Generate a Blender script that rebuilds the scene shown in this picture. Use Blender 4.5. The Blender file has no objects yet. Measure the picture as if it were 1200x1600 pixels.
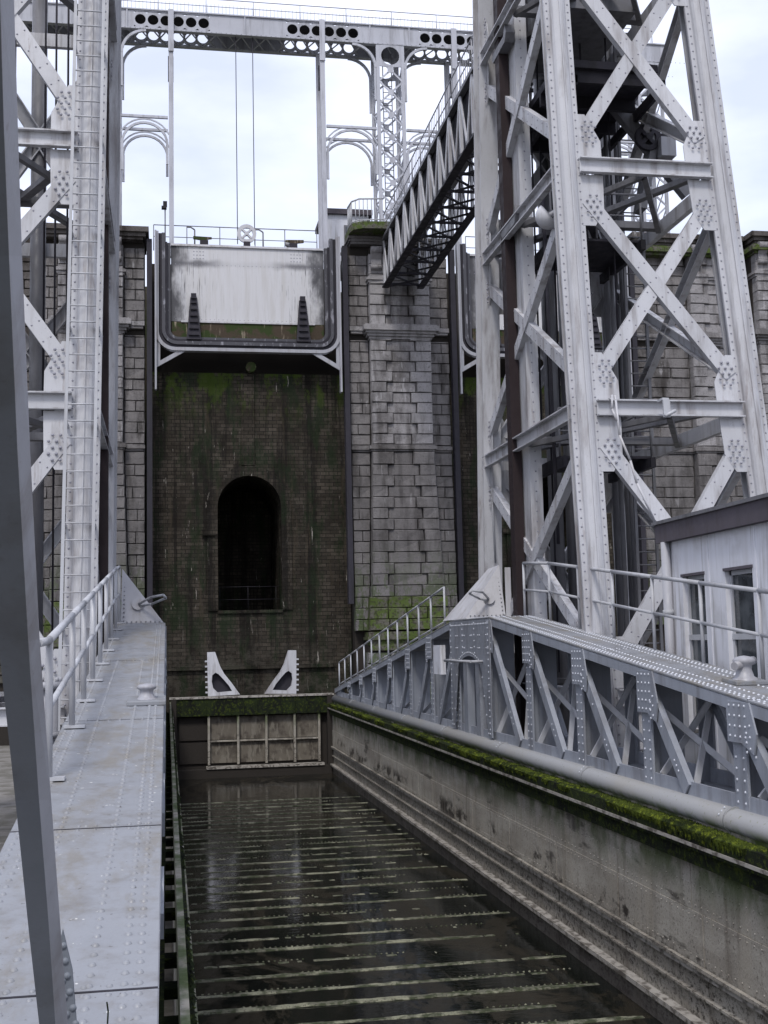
import bpy, math, random
from mathutils import Vector, Matrix
random.seed(7)
V = Vector
sc = bpy.context.scene
col = sc.collection
R = math.radians

# ---------------------------------------------------------------- camera
F = 1900.0; V1 = (262, 1012); ROLL = .003; CZ = 4.68
yc = V((V1[0]-600, -(V1[1]-800), -F)).normalized()
zc_ = V((-ROLL, 1, 0)); zc_ = (zc_ - zc_.dot(yc)*yc).normalized()
xc_ = yc.cross(zc_)
cd = bpy.data.cameras.new('camera'); cam = bpy.data.objects.new('camera', cd); col.objects.link(cam)
M3 = Matrix((xc_, yc, zc_))            # rows: world axes seen in camera space
cam.matrix_world = Matrix.Translation((0, 0, CZ)) @ M3.to_4x4()
cd.sensor_fit = 'VERTICAL'; cd.sensor_height = 36; cd.sensor_width = 27
cd.lens = F/1600*36; cd.clip_start = .05; cd.clip_end = 3000
sc.camera = cam

def at(x, y, **k):
    d = M3 @ V((x-600, -(y-800), -F))
    (a, v), = k.items(); i = 'XYZ'.index(a)
    o = V((0, 0, CZ)); return o + d*((v-o[i])/d[i])

# ---------------------------------------------------------------- world, sun, exposure
SUN_EL, SUN_AZ = 52, 200
w = bpy.data.worlds.new('World'); sc.world = w; w.use_nodes = True
nt = w.node_tree; N = nt.nodes; L = nt.links
bg = N['Background']; bg.inputs[1].default_value = .1
sky = N.new('ShaderNodeTexSky'); sky.sky_type = 'NISHITA'; sky.sun_disc = False
sky.sun_elevation = R(SUN_EL); sky.sun_rotation = R(SUN_AZ); sky.air_density = 1; sky.dust_density = 2
tc = N.new('ShaderNodeTexCoord'); mp = N.new('ShaderNodeMapping'); mp.inputs['Scale'].default_value = (1.2, 1.2, 3.2)
no = N.new('ShaderNodeTexNoise'); no.inputs['Scale'].default_value = 1.7; no.inputs['Detail'].default_value = 7; no.inputs['Roughness'].default_value = .5
L.new(tc.outputs['Generated'], mp.inputs['Vector']); L.new(mp.outputs[0], no.inputs['Vector'])
rp = N.new('ShaderNodeValToRGB'); rp.color_ramp.elements[0].position = .42; rp.color_ramp.elements[0].color = (.55, .55, .55, 1)
rp.color_ramp.elements[1].position = .58; rp.color_ramp.elements[1].color = (.93, .93, .93, 1)
L.new(no.outputs[0], rp.inputs[0])
mx = N.new('ShaderNodeMix'); mx.data_type = 'RGBA'
L.new(rp.outputs[0], mx.inputs['Factor']); L.new(sky.outputs[0], mx.inputs['A']); mx.inputs['B'].default_value = (8.5, 8.9, 10.6, 1)
L.new(mx.outputs['Result'], bg.inputs[0])
sd = bpy.data.lights.new('sun', 'SUN'); sd.energy = 1.5; sd.angle = R(12); sd.color = (1, .96, .9)
so = bpy.data.objects.new('sun', sd); col.objects.link(so)
sdir = V((math.sin(R(SUN_AZ))*math.cos(R(SUN_EL)), math.cos(R(SUN_AZ))*math.cos(R(SUN_EL)), math.sin(R(SUN_EL))))
so.rotation_euler = (-sdir).to_track_quat('-Z', 'Y').to_euler(); so.location = sdir*60
sc.view_settings.view_transform = 'Standard'; sc.view_settings.look = 'None'
sc.view_settings.exposure = 0.55; sc.view_settings.gamma = 1; sc.view_settings.use_curve_mapping = False

# ---------------------------------------------------------------- materials
class Mat:
    def __init__(s, name, base, rough=.6, metal=0.0, spec=.5):
        s.m = bpy.data.materials.new(name); s.m.use_nodes = True
        s.t = s.m.node_tree; s.N = s.t.nodes; s.L = s.t.links; s.b = s.N['Principled BSDF']
        s.b.inputs['Roughness'].default_value = rough; s.b.inputs['Metallic'].default_value = metal
        s.b.inputs['Specular IOR Level'].default_value = spec
        s.geo = s.N.new('ShaderNodeNewGeometry')
        c = s.N.new('ShaderNodeRGB'); c.outputs[0].default_value = (*base, 1); s.c = c.outputs[0]
        s.h = None
    def noise(s, scale, stretch=(1, 1, 1), detail=5, rough=.6, off=0.0, dist=0.0):
        m = s.N.new('ShaderNodeMapping'); m.inputs['Scale'].default_value = stretch; m.inputs['Location'].default_value = (off, off*.7, off*1.3)
        s.L.new(s.geo.outputs['Position'], m.inputs[0])
        n = s.N.new('ShaderNodeTexNoise'); n.inputs['Scale'].default_value = scale; n.inputs['Detail'].default_value = detail
        n.inputs['Roughness'].default_value = rough; n.inputs['Distortion'].default_value = dist
        s.L.new(m.outputs[0], n.inputs['Vector']); return n.outputs[0]
    def ramp(s, src, a, b, lo=0.0, hi=1.0):
        r = s.N.new('ShaderNodeMapRange'); r.interpolation_type = 'SMOOTHSTEP'
        for k, v in (('From Min', a), ('From Max', b), ('To Min', lo), ('To Max', hi)): r.inputs[k].default_value = v
        s.L.new(src, r.inputs[0]); return r.outputs[0]
    def mix(s, fac, colour, mode='MIX'):
        m = s.N.new('ShaderNodeMix'); m.data_type = 'RGBA'; m.blend_type = mode
        if isinstance(fac, float): m.inputs['Factor'].default_value = fac
        else: s.L.new(fac, m.inputs['Factor'])
        s.L.new(s.c, m.inputs['A'])
        if isinstance(colour, tuple): m.inputs['B'].default_value = (*colour, 1)
        else: s.L.new(colour, m.inputs['B'])
        s.c = m.outputs['Result']; return s
    def math(s, op, a, b=None):
        m = s.N.new('ShaderNodeMath'); m.operation = op
        for i, v in enumerate((a, b)):
            if v is None: continue
            if isinstance(v, (int, float)): m.inputs[i].default_value = v
            else: s.L.new(v, m.inputs[i])
        return m.outputs[0]
    def pos(s, axis):
        x = s.N.new('ShaderNodeSeparateXYZ'); s.L.new(s.geo.outputs['Position'], x.inputs[0]); return x.outputs[axis]
    def rnd(s):
        o = s.N.new('ShaderNodeObjectInfo'); return o.outputs['Random']
    def bump(s, h, strength=.3, dist=.01):
        b = s.N.new('ShaderNodeBump'); b.inputs['Strength'].default_value = strength; b.inputs['Distance'].default_value = dist
        s.L.new(h, b.inputs['Height'])
        if s.h is not None: s.L.new(s.h, b.inputs['Normal'])
        s.h = b.outputs[0]; return s
    def roughmap(s, src, lo, hi):
        s.L.new(s.ramp(src, .3, .7, lo, hi), s.b.inputs['Roughness']); return s
    def done(s):
        s.L.new(s.c, s.b.inputs['Base Color'])
        if s.h is not None: s.L.new(s.h, s.b.inputs['Normal'])
        return s.m

def steel(name, base, dirt=(.16, .14, .13), amt=.55, rust=.0, rough=.5, specks=.0, var=.4):
    m = Mat(name, base, rough, spec=.5 if base[0] > .1 else .15)
    m.mix(m.ramp(m.rnd(), 0, 1, 0, .4), tuple(c*.68 for c in base))
    m.mix(m.ramp(m.noise(.9, (1, 1, .5)), .35, .7, 0, var), tuple(c*.62 for c in base))
    m.mix(m.ramp(m.noise(5, (1, 1, .12), off=3), .48, .72, 0, amt), dirt)
    m.mix(m.ramp(m.noise(1.1, (1, 1, .2), detail=9, rough=.7, off=23), .52, .66, 0, amt*.7), dirt)
    m.mix(m.ramp(m.noise(38, off=5, detail=3), .62, .75, 0, amt*.7), dirt)
    if rust: m.mix(m.ramp(m.noise(4.5, (1, 1, .12), detail=9, rough=.75, off=9), .58, .68, 0, rust), (.12, .075, .055))
    if specks:
        m.mix(m.ramp(m.noise(24, off=33, detail=2), .70, .73, 0, specks), (.05, .04, .03)); m.mix(m.ramp(m.noise(17, off=43, detail=2), .72, .74, 0, specks), (.75, .75, .72))
        m.mix(m.ramp(m.noise(1.7, (1.5, .5, 1), detail=9, rough=.7, off=53), .48, .64, 0, specks), (.17, .155, .13))
    n = m.noise(60, detail=3, off=2); m.bump(n, .25, .004); m.bump(m.noise(3, detail=2, off=7), .25, .02); m.roughmap(m.noise(4, off=1), rough-.15, rough+.2)
    return m.done()
MT = {}
MT['steel'] = steel('painted_steel', (.35, .355, .39), amt=.5, rust=.25)
MT['tower'] = steel('tower_paint', (.49, .495, .525), (.15, .13, .125), amt=.65, rust=.4)
MT['chord'] = steel('chord_paint', (.235, .245, .268), (.11, .095, .075), amt=.4, specks=.7, var=.15)
MT['truss'] = steel('truss_paint', (.28, .30, .345), (.09, .08, .08), amt=.4)
MT['post'] = steel('near_post_shaded', (.14, .155, .18), (.07, .07, .07), amt=.5)  # darker tone paints in the shaded side of the near brace
MT['rail'] = steel('rail_paint', (.42, .43, .46), amt=.35)
MT['white'] = steel('white_paint', (.50, .50, .53), (.22, .19, .16), amt=.5)
MT['gantry'] = steel('gantry_paint', (.42, .43, .48), (.15, .15, .16), amt=.55)
MT['dark'] = steel('dark_steel', (.035, .033, .042), (.02, .02, .02), rough=.6)
MT['rust'] = steel('brown_rail', (.032, .023, .025), (.02, .015, .015), rough=.65)
MT['seamrust'] = steel('rusty_joint', (.13, .095, .075), amt=.5)
MT['bridge'] = steel('footbridge_steel', (.15, .15, .165), (.04, .04, .04), amt=.6)
MT['fascia'] = steel('fascia_felt', (.10, .09, .105), (.06, .05, .05), rough=.8)
def wood(): pass
m = Mat('rivet_highlight', (.50, .52, .57), .35); MT['rivet'] = m.done()  # pale tone puts the highlights of the rivet heads into the colour
m = Mat('rivet_dull', (.24, .24, .28), .5); MT['rivetd'] = m.done()

def wallplate():
    m = Mat('trough_plate', (.36, .34, .30), .6, spec=.3)
    m.mix(m.ramp(m.noise(1.2, (1, .5, 2)), .35, .65, 0, .6), (.19, .17, .145))
    m.mix(m.ramp(m.noise(6, (1, .9, .1), off=4), .5, .7, 0, .5), (.11, .09, .07))
    m.mix(m.ramp(m.noise(30, off=8), .55, .7, 0, .8), (.07, .055, .045))
    m.mix(m.ramp(m.noise(1.6, (1, .35, 1.6), off=14), .6, .68, 0, .8), (.05, .045, .04))
    m.mix(m.math('MULTIPLY', m.ramp(m.pos(2), 1.1, .9), m.ramp(m.noise(16, (1, .7, 1), detail=9, rough=.8, off=91), .50, .58)), (.045, .038, .03))
    m.mix(m.math('MULTIPLY', m.ramp(m.math('ABSOLUTE', m.math('SUBTRACT', m.pos(2), 1.12)), .3, .05), m.ramp(m.noise(.9, (1, .5, 1), detail=9, rough=.75, off=95), .52, .57)), (.035, .03, .026))
    m.mix(m.math('MULTIPLY', m.ramp(m.noise(2.4, (1, 1, .2), detail=9, off=97), .5, .62), .5), (.33, .30, .25))
    g = m.math('MULTIPLY', m.ramp(m.pos(2), 1.5, 2.2), m.ramp(m.noise(3, (1, .6, .5), off=11), .38, .6))
    m.mix(g, (.05, .075, .02))
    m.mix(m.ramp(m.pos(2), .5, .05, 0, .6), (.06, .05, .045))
    m.bump(m.noise(25, detail=6), .5, .012); m.roughmap(m.noise(3, off=6), .4, .75); return m.done()
MT['plate'] = wallplate()
m = Mat('gate_panel', (.13, .115, .095), .7, spec=.2); m.mix(m.ramp(m.noise(2, detail=9), .45, .6), (.07, .06, .05)); m.mix(m.ramp(m.noise(8, (1, 1, .3), detail=9, off=3), .5, .62), (.17, .155, .13)); MT['gatepanel'] = m.bump(m.noise(20), .4, .01).done()
def ledge():
    m = Mat('pale_ledge', (.34, .32, .29), .5)  # pale base broken by dark patches
    m.mix(m.ramp(m.noise(9, (1, .6, 1)), .45, .62, 0, .9), (.07, .06, .05))
    m.bump(m.noise(30), .5, .01); return m.done()
MT['ledge'] = ledge()
m = Mat('tube_paint', (.25, .255, .265), .5)
m.mix(m.ramp(m.noise(1.4, (1, .5, 1)), .4, .7, 0, .6), (.25, .24, .22)); m.mix(m.ramp(m.noise(20), .6, .72, 0, .7), (.12, .13, .06))
m.mix(m.math('MULTIPLY', m.ramp(m.pos(2), 2.7, 2.55), m.ramp(m.noise(5, off=3), .35, .6)), (.08, .11, .03))
MT['tube'] = m.bump(m.noise(40), .3, .006).done()
def moss(name, a, b, c):
    m = Mat(name, a, .95, spec=.1)
    m.mix(m.ramp(m.noise(2.2), .4, .6), b); m.mix(m.ramp(m.noise(14, off=5), .5, .66), c)
    m.bump(m.noise(60, detail=8), .9, .03); return m.done()
MT['moss'] = moss('moss', (.06, .08, .014), (.02, .028, .010), (.14, .17, .02))
MT['mossdark'] = moss('dark_moss', (.02, .028, .012), (.012, .014, .011), (.045, .06, .012))
def brick():
    m = Mat('wet_brick', (.052, .041, .032), .75, spec=.1)
    cx = m.N.new('ShaderNodeCombineXYZ'); m.L.new(m.math('ADD', m.pos(0), m.pos(1)), cx.inputs[0]); m.L.new(m.pos(2), cx.inputs[1])
    def bt(c1, c2, mo):
        b = m.N.new('ShaderNodeTexBrick'); m.L.new(cx.outputs[0], b.inputs['Vector'])
        for k, v in (('Scale', 1.0), ('Brick Width', .34), ('Row Height', .145), ('Mortar Size', .013), ('Mortar Smooth', .2), ('Bias', 0.0)): b.inputs[k].default_value = v
        b.inputs['Color1'].default_value = (*c1, 1); b.inputs['Color2'].default_value = (*c2, 1); b.inputs['Mortar'].default_value = (*mo, 1); return b
    b = bt((.068, .058, .046), (.030, .026, .02), (.010, .009, .008)); m.c = b.outputs[0]
    m.mix(m.ramp(m.noise(.9, (1, 1, .8), detail=9, rough=.75, off=61), .4, .62, 0, .7), (.016, .013, .010))
    m.mix(m.ramp(m.noise(1.3, (1.8, 1, .09), detail=9, rough=.7), .47, .58, 0, .8), (.008, .007, .006))
    m.mix(m.ramp(m.noise(1.7, (1.8, 1, .14), detail=9, rough=.75, off=41), .55, .64, 0, .6), (.05, .040, .028))
    m.mix(m.ramp(m.noise(1.1, (1.3, 1, .35), detail=9, rough=.75, off=5), .48, .62, 0, .7), (.010, .020, .008))
    low = m.math('MULTIPLY', m.ramp(m.pos(2), 5.6, 3.8), m.ramp(m.noise(2, detail=9, rough=.8, off=71), .45, .6)); m.mix(m.math('MULTIPLY', low, .7), (.055, .05, .04))
    top = m.math('MULTIPLY', m.ramp(m.pos(2), 13.2, 15.3), m.ramp(m.noise(1.6, (1, 1, .5), detail=9, rough=.75, off=31), .49, .57))
    m.mix(m.math('MULTIPLY', top, .8), (.04, .065, .008))
    w1 = m.ramp(m.noise(3.4, (2.4, 1, .3), detail=8, rough=.7, off=17), .62, .66)
    m.mix(m.math('MULTIPLY', w1, m.ramp(m.noise(.35, off=81), .5, .58, .12, 1)), (.30, .28, .25))
    m.bump(b.outputs['Fac'], -1.0, .04); m.bump(m.noise(14, detail=8, rough=.75), .9, .05); m.roughmap(m.noise(1.5, off=2), .5, .9)
    return m.done()
MT['brick'] = brick()
def stone(name, base, dark, amt, green):
    m = Mat(name, base, .85, spec=.15)
    m.mix(m.ramp(m.rnd(), 0, 1, 0, .5), tuple(c*.7 for c in base))
    m.mix(m.ramp(m.noise(.7, (1, 1, .35), detail=9, rough=.7, off=37), .48, .62, 0, amt), dark)
    m.mix(m.ramp(m.noise(2.2), .4, .65, 0, .4), tuple(c*1.2 for c in base))
    m.mix(m.ramp(m.noise(1.3, (1.6, 1, .3), off=7), .48, .66, 0, amt), dark)
    m.mix(m.ramp(m.noise(14, off=3), .55, .7, 0, .5), dark)
    g = m.math('MULTIPLY', m.ramp(m.pos(2), 9.0, 5.4), m.ramp(m.math('ADD', m.math('MULTIPLY', m.noise(1.8, (1.6, 1, .7), off=12), .55), m.math('MULTIPLY', m.noise(9, (1.5, 1, .6), detail=8, off=22), .45)), .465, .52))
    m.mix(m.ramp(m.noise(2.4, (1.8, 1, .3), detail=7, off=27), .64, .68, 0, .45), (.42, .41, .42))
    m.mix(m.math('MULTIPLY', g, green), (.05, .085, .012))
    m.mix(m.ramp(m.pos(2), 12.4, 11.8, 0, .35), tuple(c*.42 for c in base))
    m.bump(m.noise(9, detail=8, rough=.75), 1.0, .05); return m.done()
MT['stone'] = stone('pier_stone', (.19, .18, .18), (.04, .036, .034), .75, .9)
MT['quoin'] = stone('pale_quoin', (.28, .27, .275), (.06, .054, .052), .65, .9)
MT['rubble'] = stone('sooty_rubble', (.11, .10, .095), (.03, .025, .022), .85, .2)
MT['slab'] = stone('streaked_slab', (.18, .17, .17), (.05, .045, .045), .7, .6)
m = Mat('mortar', (.035, .031, .028), .95, spec=.1); MT['mortar'] = m.bump(m.noise(20), .5, .02).done()
m = Mat('wet_stone', (.10, .095, .08), .8, spec=.15); m.mix(m.ramp(m.noise(3, detail=9, rough=.75), .43, .54, 0, .9), (.06, .09, .016)); m.mix(m.ramp(m.noise(11, detail=9, off=6), .5, .62, 0, .8), (.03, .028, .02)); MT['wetstone'] = m.bump(m.noise(10), .6, .03).done()
def gatemat(xc):
    m = Mat('gate_leaf', (.50, .50, .52), .6)
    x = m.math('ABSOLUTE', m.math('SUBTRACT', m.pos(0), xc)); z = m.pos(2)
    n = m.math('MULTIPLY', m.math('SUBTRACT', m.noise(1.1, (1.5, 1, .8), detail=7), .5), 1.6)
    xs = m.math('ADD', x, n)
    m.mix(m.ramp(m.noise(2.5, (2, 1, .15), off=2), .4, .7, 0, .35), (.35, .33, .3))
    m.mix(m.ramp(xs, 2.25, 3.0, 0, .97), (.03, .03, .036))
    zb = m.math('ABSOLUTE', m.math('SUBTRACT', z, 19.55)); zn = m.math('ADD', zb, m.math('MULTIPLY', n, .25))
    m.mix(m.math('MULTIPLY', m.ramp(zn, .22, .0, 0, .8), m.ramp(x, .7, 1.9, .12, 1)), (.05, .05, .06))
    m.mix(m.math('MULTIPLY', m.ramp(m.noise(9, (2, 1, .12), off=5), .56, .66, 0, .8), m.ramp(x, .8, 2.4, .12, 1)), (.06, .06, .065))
    m.bump(m.noise(12), .3, .01); return m.done()
m = Mat('gate_skirt', (.055, .042, .03), .8, spec=.15); m.mix(m.ramp(m.noise(1.6), .45, .56), (.03, .045, .014)); m.mix(m.ramp(m.noise(5, (1.5, 1, .2), off=4), .56, .68, 0, .8), (.26, .22, .17))
MT['skirt'] = m.bump(m.noise(14), .5, .02).done()
m = Mat('sooty_frame', (.04, .04, .05), .55); m.mix(m.ramp(m.noise(6, (1, 1, .3)), .55, .66), (.2, .2, .23)); MT['sooty'] = m.bump(m.noise(20), .4, .01).done()
m = Mat('glass', (.03, .035, .04), .08); m.mix(m.ramp(m.noise(1.5), .4, .6), (.08, .09, .10)); MT['glass'] = m.done()
m = Mat('render_white', (.60, .61, .66), .7); m.mix(m.ramp(m.noise(3, (1, 1, .1)), .45, .7, 0, .4), (.38, .37, .37)); m.mix(m.ramp(m.noise(7, (1, 1, .07), detail=9, off=9), .53, .66, 0, .6), (.25, .24, .23)); m.mix(m.ramp(m.noise(1.5, detail=9, off=19), .5, .68, 0, .35), (.3, .29, .28)); MT['render'] = m.bump(m.noise(50), .15, .004).done()
m = Mat('concrete', (.2, .19, .18), .9); m.mix(m.ramp(m.noise(2), .4, .6), (.12, .115, .1)); MT['concrete'] = m.bump(m.noise(15), .4, .02).done()
m = Mat('grass_ground', (.06, .075, .03), .95); m.mix(m.ramp(m.noise(.5), .4, .6), (.09, .08, .05)); MT['ground'] = m.bump(m.noise(8), .6, .05).done()
def watermat():
    m = Mat('shallow_water', (.007, .008, .007), .05, spec=.5)
    s = m.ramp(m.noise(.75, (1, .5, 1), detail=10, rough=.75, dist=.8), .48, .56)
    m.mix(m.math('MULTIPLY', s, .55), (.035, .029, .02))
    m.mix(m.ramp(m.noise(9, (.6, 2, 1), off=3), .6, .72, 0, .6), (.03, .032, .028))
    m.L.new(m.ramp(s, 0, 1, .03, .22), m.b.inputs['Roughness'])
    m.mix(m.ramp(m.noise(70, off=8, detail=2), .7, .72, 0, .7), (.16, .15, .11))
    m.bump(m.noise(5, (.7, 2, 1), detail=3), .14, .02)
    m.b.inputs['IOR'].default_value = 1.33
    return m.done()
MT['water'] = watermat()
m = Mat('floor_seam', (.12, .12, .09), .8, spec=.2); m.mix(m.ramp(m.noise(9, detail=9), .45, .55), (.04, .048, .025)); m.mix(m.ramp(m.noise(3, off=4, detail=8), .52, .6), (.22, .22, .16)); m.mix(m.ramp(m.noise(45, off=14), .56, .62), (.03, .03, .02)); MT['seam'] = m.bump(m.noise(40), .5, .01).done()

# ---------------------------------------------------------------- mesh helpers
class MB:
    def __init__(s): s.v = []; s.f = []; s.s = []
    def add(s, vs, fs, smooth=False):
        o = len(s.v); s.v += [tuple(v) for v in vs]; s.f += [tuple(i+o for i in f) for f in fs]; s.s += [smooth]*len(fs); return s
    def box(s, x0, x1, y0, y1, z0, z1):
        return s.add([(x, y, z) for z in (z0, z1) for y in (y0, y1) for x in (x0, x1)],
                     [(0, 2, 3, 1), (4, 5, 7, 6), (0, 1, 5, 4), (2, 6, 7, 3), (0, 4, 6, 2), (1, 3, 7, 5)])
    def sweep(s, poly, p, q, up=(0, 0, 1), smooth=False):
        p, q, up = V(p), V(q), V(up); d = (q-p).normalized(); side = d.cross(up).normalized(); u = side.cross(d)
        n = len(poly); vs = [p+side*a+u*b for a, b in poly]+[q+side*a+u*b for a, b in poly]
        s.add(vs, [(i, (i+1) % n, (i+1) % n+n, i+n) for i in range(n)], smooth)
        o = len(s.v)-2*n
        s.f += [tuple(o+i for i in range(n-1, -1, -1)), tuple(o+n+i for i in range(n))]; s.s += [False, False]; return s
    def beam(s, p, q, w, h, up=(0, 0, 1)):
        return s.sweep([(-w/2, -h/2), (w/2, -h/2), (w/2, h/2), (-w/2, h/2)], p, q, up)
    def chan(s, p, q, w, d, t=.02, up=(0, 0, 1), back=True):   # web faces up, flanges go back (or forward)
        k = -1 if back else 1
        pl = [(-w/2, 0), (w/2, 0), (w/2, k*d), (w/2-t, k*d), (w/2-t, k*t), (-w/2+t, k*t), (-w/2+t, k*d), (-w/2, k*d)]
        if k == -1: pl = pl[::-1]
        return s.sweep(pl, p, q, up)
    def tube(s, p, q, r, n=8, r2=None):
        p, q = V(p), V(q); d = (q-p).normalized(); a = V((0, 0, 1)) if abs(d.z) < .9 else V((1, 0, 0))
        e = d.cross(a).normalized(); g = d.cross(e); r2 = r if r2 is None else r2
        vs = [p+(e*math.cos(2*math.pi*i/n)+g*math.sin(2*math.pi*i/n))*r for i in range(n)]+[q+(e*math.cos(2*math.pi*i/n)+g*math.sin(2*math.pi*i/n))*r2 for i in range(n)]
        s.add(vs, [(i, (i+1) % n, (i+1) % n+n, i+n) for i in range(n)], True)
        o = len(s.v)-2*n; s.f += [tuple(o+i for i in range(n-1, -1, -1)), tuple(o+n+i for i in range(n))]; s.s += [False]*2; return s
    def path(s, pts, r, n=8):
        for a, b in zip(pts, pts[1:]): s.tube(a, b, r, n)
        return s
    def strip(s, pts, w, h, up=(0, 0, 1)):
        for a, b in zip(pts, pts[1:]): s.beam(a, b, w, h, up)
        return s
    def prism(s, pts, off):
        off = V(off); n = len(pts); pts = [V(p) for p in pts]
        s.add(pts+[p+off for p in pts], [(i, (i+1) % n, (i+1) % n+n, i+n) for i in range(n)])
        o = len(s.v)-2*n; s.f += [tuple(o+i for i in range(n-1, -1, -1)), tuple(o+n+i for i in range(n))]; s.s += [False]*2; return s
    def ring(s, outer, inner, off):     # plate between two loops with equal counts, extruded
        off = V(off); n = len(outer); o = [V(p) for p in outer]; i_ = [V(p) for p in inner]
        vs = o+i_+[p+off for p in o]+[p+off for p in i_]; fs = []
        for k in range(n):
            j = (k+1) % n
            fs += [(k, j, n+j, n+k), (2*n+k, 3*n+k, 3*n+j, 2*n+j), (k, 2*n+k, 2*n+j, j), (n+k, n+j, 3*n+j, 3*n+k)]
        return s.add(vs, fs)
    def dome(s, p, nrm, r, n=6, h=.75):
        p = V(p); d = V(nrm).normalized(); a = V((0, 0, 1)) if abs(d.z) < .9 else V((1, 0, 0))
        e = d.cross(a).normalized(); g = d.cross(e); vs = []
        for rr, hh in ((1, 0), (.78, .55)):
            vs += [p+(e*math.cos(2*math.pi*i/n)+g*math.sin(2*math.pi*i/n))*r*rr+d*r*h*hh for i in range(n)]
        vs.append(p+d*r*h)
        fs = [(i, (i+1) % n, (i+1) % n+n, i+n) for i in range(n)]+[(n+i, n+(i+1) % n, 2*n) for i in range(n)]
        return s.add(vs, fs, True)
    def lathe(s, c, ax, prof, n=20):
        c = V(c); d = V(ax).normalized(); a = V((0, 0, 1)) if abs(d.z) < .9 else V((1, 0, 0))
        e = d.cross(a).normalized(); g = d.cross(e); vs = []
        for h, r in prof: vs += [c+d*h+(e*math.cos(2*math.pi*i/n)+g*math.sin(2*math.pi*i/n))*max(r, .0005) for i in range(n)]
        fs = [(k*n+i, k*n+(i+1) % n, (k+1)*n+(i+1) % n, (k+1)*n+i) for k in range(len(prof)-1) for i in range(n)]
        return s.add(vs, fs, True)
    def rivets(s, p, q, pitch, nrm, r, n=6):
        p, q = V(p), V(q); k = max(1, int((q-p).length/pitch))
        for i in range(k+1): s.dome(p+(q-p)*(i/k), nrm, r, n)
        return s
    def mesh(s, name):
        me = bpy.data.meshes.new(name); me.from_pydata(s.v, [], s.f); me.polygons.foreach_set('use_smooth', s.s); me.update(); return me
    def build(s, name, mat, parent=None, stuff=False):
        me = s.mesh(name); me.materials.append(MT[mat] if isinstance(mat, str) else mat)
        o = bpy.data.objects.new(name, me); col.objects.link(o)
        if parent is not None: attach(o, parent)
        if stuff: o['kind'] = 'stuff'
        return o
def attach(o, parent):
    o.parent = parent
    if parent.type == 'EMPTY' or parent.matrix_world.translation.length: o.matrix_parent_inverse = PINV.get(parent.name, Matrix())
PINV = {}
def thing(name, label, cat, loc=(0, 0, 0), group=None):
    o = bpy.data.objects.new(name, None); col.objects.link(o); o.location = loc; o['label'] = label; o['category'] = cat
    if group: o['group'] = group
    PINV[o.name] = Matrix.Translation(-V(loc)); return o
def tag(o, label, cat, group=None):
    o['label'] = label; o['category'] = cat
    if group: o['group'] = group
    return o
def struct(o): o['kind'] = 'structure'; return o
def bevel(o, w, seg=2):
    b = o.modifiers.new('bevel', 'BEVEL'); b.width = w; b.segments = seg; b.limit_method = 'ANGLE'; b.angle_limit = R(40); return o

def railing(name, parent, pts, ups, h, r, mat='rail', mid=(.5,), square=False):
    """pts: post bases; rails follow them. returns the rails mesh, posts are its children"""
    m = MB()
    for k in (1.0,)+tuple(mid):
        line = [V(p)+V((0, 0, h*k)) for p in pts]
        m.path(line, r if k == 1 else r*.8)
    o = m.build(name, mat, parent)
    for p in pts:
        MB().box(p[0]-r*.9, p[0]+r*.9, p[1]-r*.9, p[1]+r*.9, p[2], p[2]+h).build('rail_post', mat, o) if square else MB().tube(p, V(p)+V((0, 0, h)), r*.9).build('rail_post', mat, o)
    return o

# ================================================================ SETTING
struct(MB().box(-900, 900, -600, 1500, -4.2, -4.0).build('ground', 'ground'))
struct(MB().box(-60, 60, -20, 47.6, -3.98, -1.2).build('pit_floor', 'concrete'))
struct(MB().box(-60, 80, 52.6, 400, -3.9, 20.35).build('embankment', 'ground'))
struct(MB().box(-60, -1.75, 3, 46.2, -1.15, 1.3).build('quay', 'concrete'))
struct(MB().box(11.0, 60, -10, 46.0, -1.15, 1.0).build('quay', 'concrete'))

# ---------------------------------------------------------------- masonry
BM = []
for k in range(9):
    rr = random.Random(k); j = lambda a: rr.uniform(-a, a)
    vs = []
    for (i, y) in ((.035, -.5), (0, -.36), (0, .5)):
        for x, z in ((-.5+i, -.5+i*1.6), (.5-i, -.5+i*1.6), (.5-i, .5-i*1.6), (-.5+i, .5-i*1.6)):
            vs.append((x+j(.014), y+(j(.07) if y < -.4 else 0), z+j(.02)))
    fs = [(0, 1, 2, 3)]+[(a+o, o+4+a, o+4+(a+1) % 4, o+(a+1) % 4) for o in (0, 4) for a in range(4)]
    me = bpy.data.meshes.new('stone'); me.from_pydata(vs, [], fs); BM.append(me)
BMM = {}
def block(parent, x0, x1, z0, z1, y0, d, mat, gap=.012, name='stone'):
    k = (random.randrange(9), mat)
    if k not in BMM:
        me = BM[k[0]].copy(); me.materials.append(MT[mat]); BMM[k] = me
    o = bpy.data.objects.new(name, BMM[k]); col.objects.link(o); attach(o, parent)
    o.location = ((x0+x1)/2, y0+d/2, (z0+z1)/2); o.scale = (x1-x0-gap, d, z1-z0-gap); return o
def split_row(x0, x1, lo, hi):
    xs = [x0]
    while xs[-1]+hi*1.25 < x1: xs.append(xs[-1]+random.uniform(lo, hi))
    xs.append(x1); return xs

def moulding(m, x0, x1, y0, z0, prof, yb=47.0):
    """profile list of (projection, z0, z1) boxes wrapping the front"""
    for p, a, b in prof: m.box(x0-p, x1+p, y0-p, yb, z0+a, z0+b)

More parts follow.
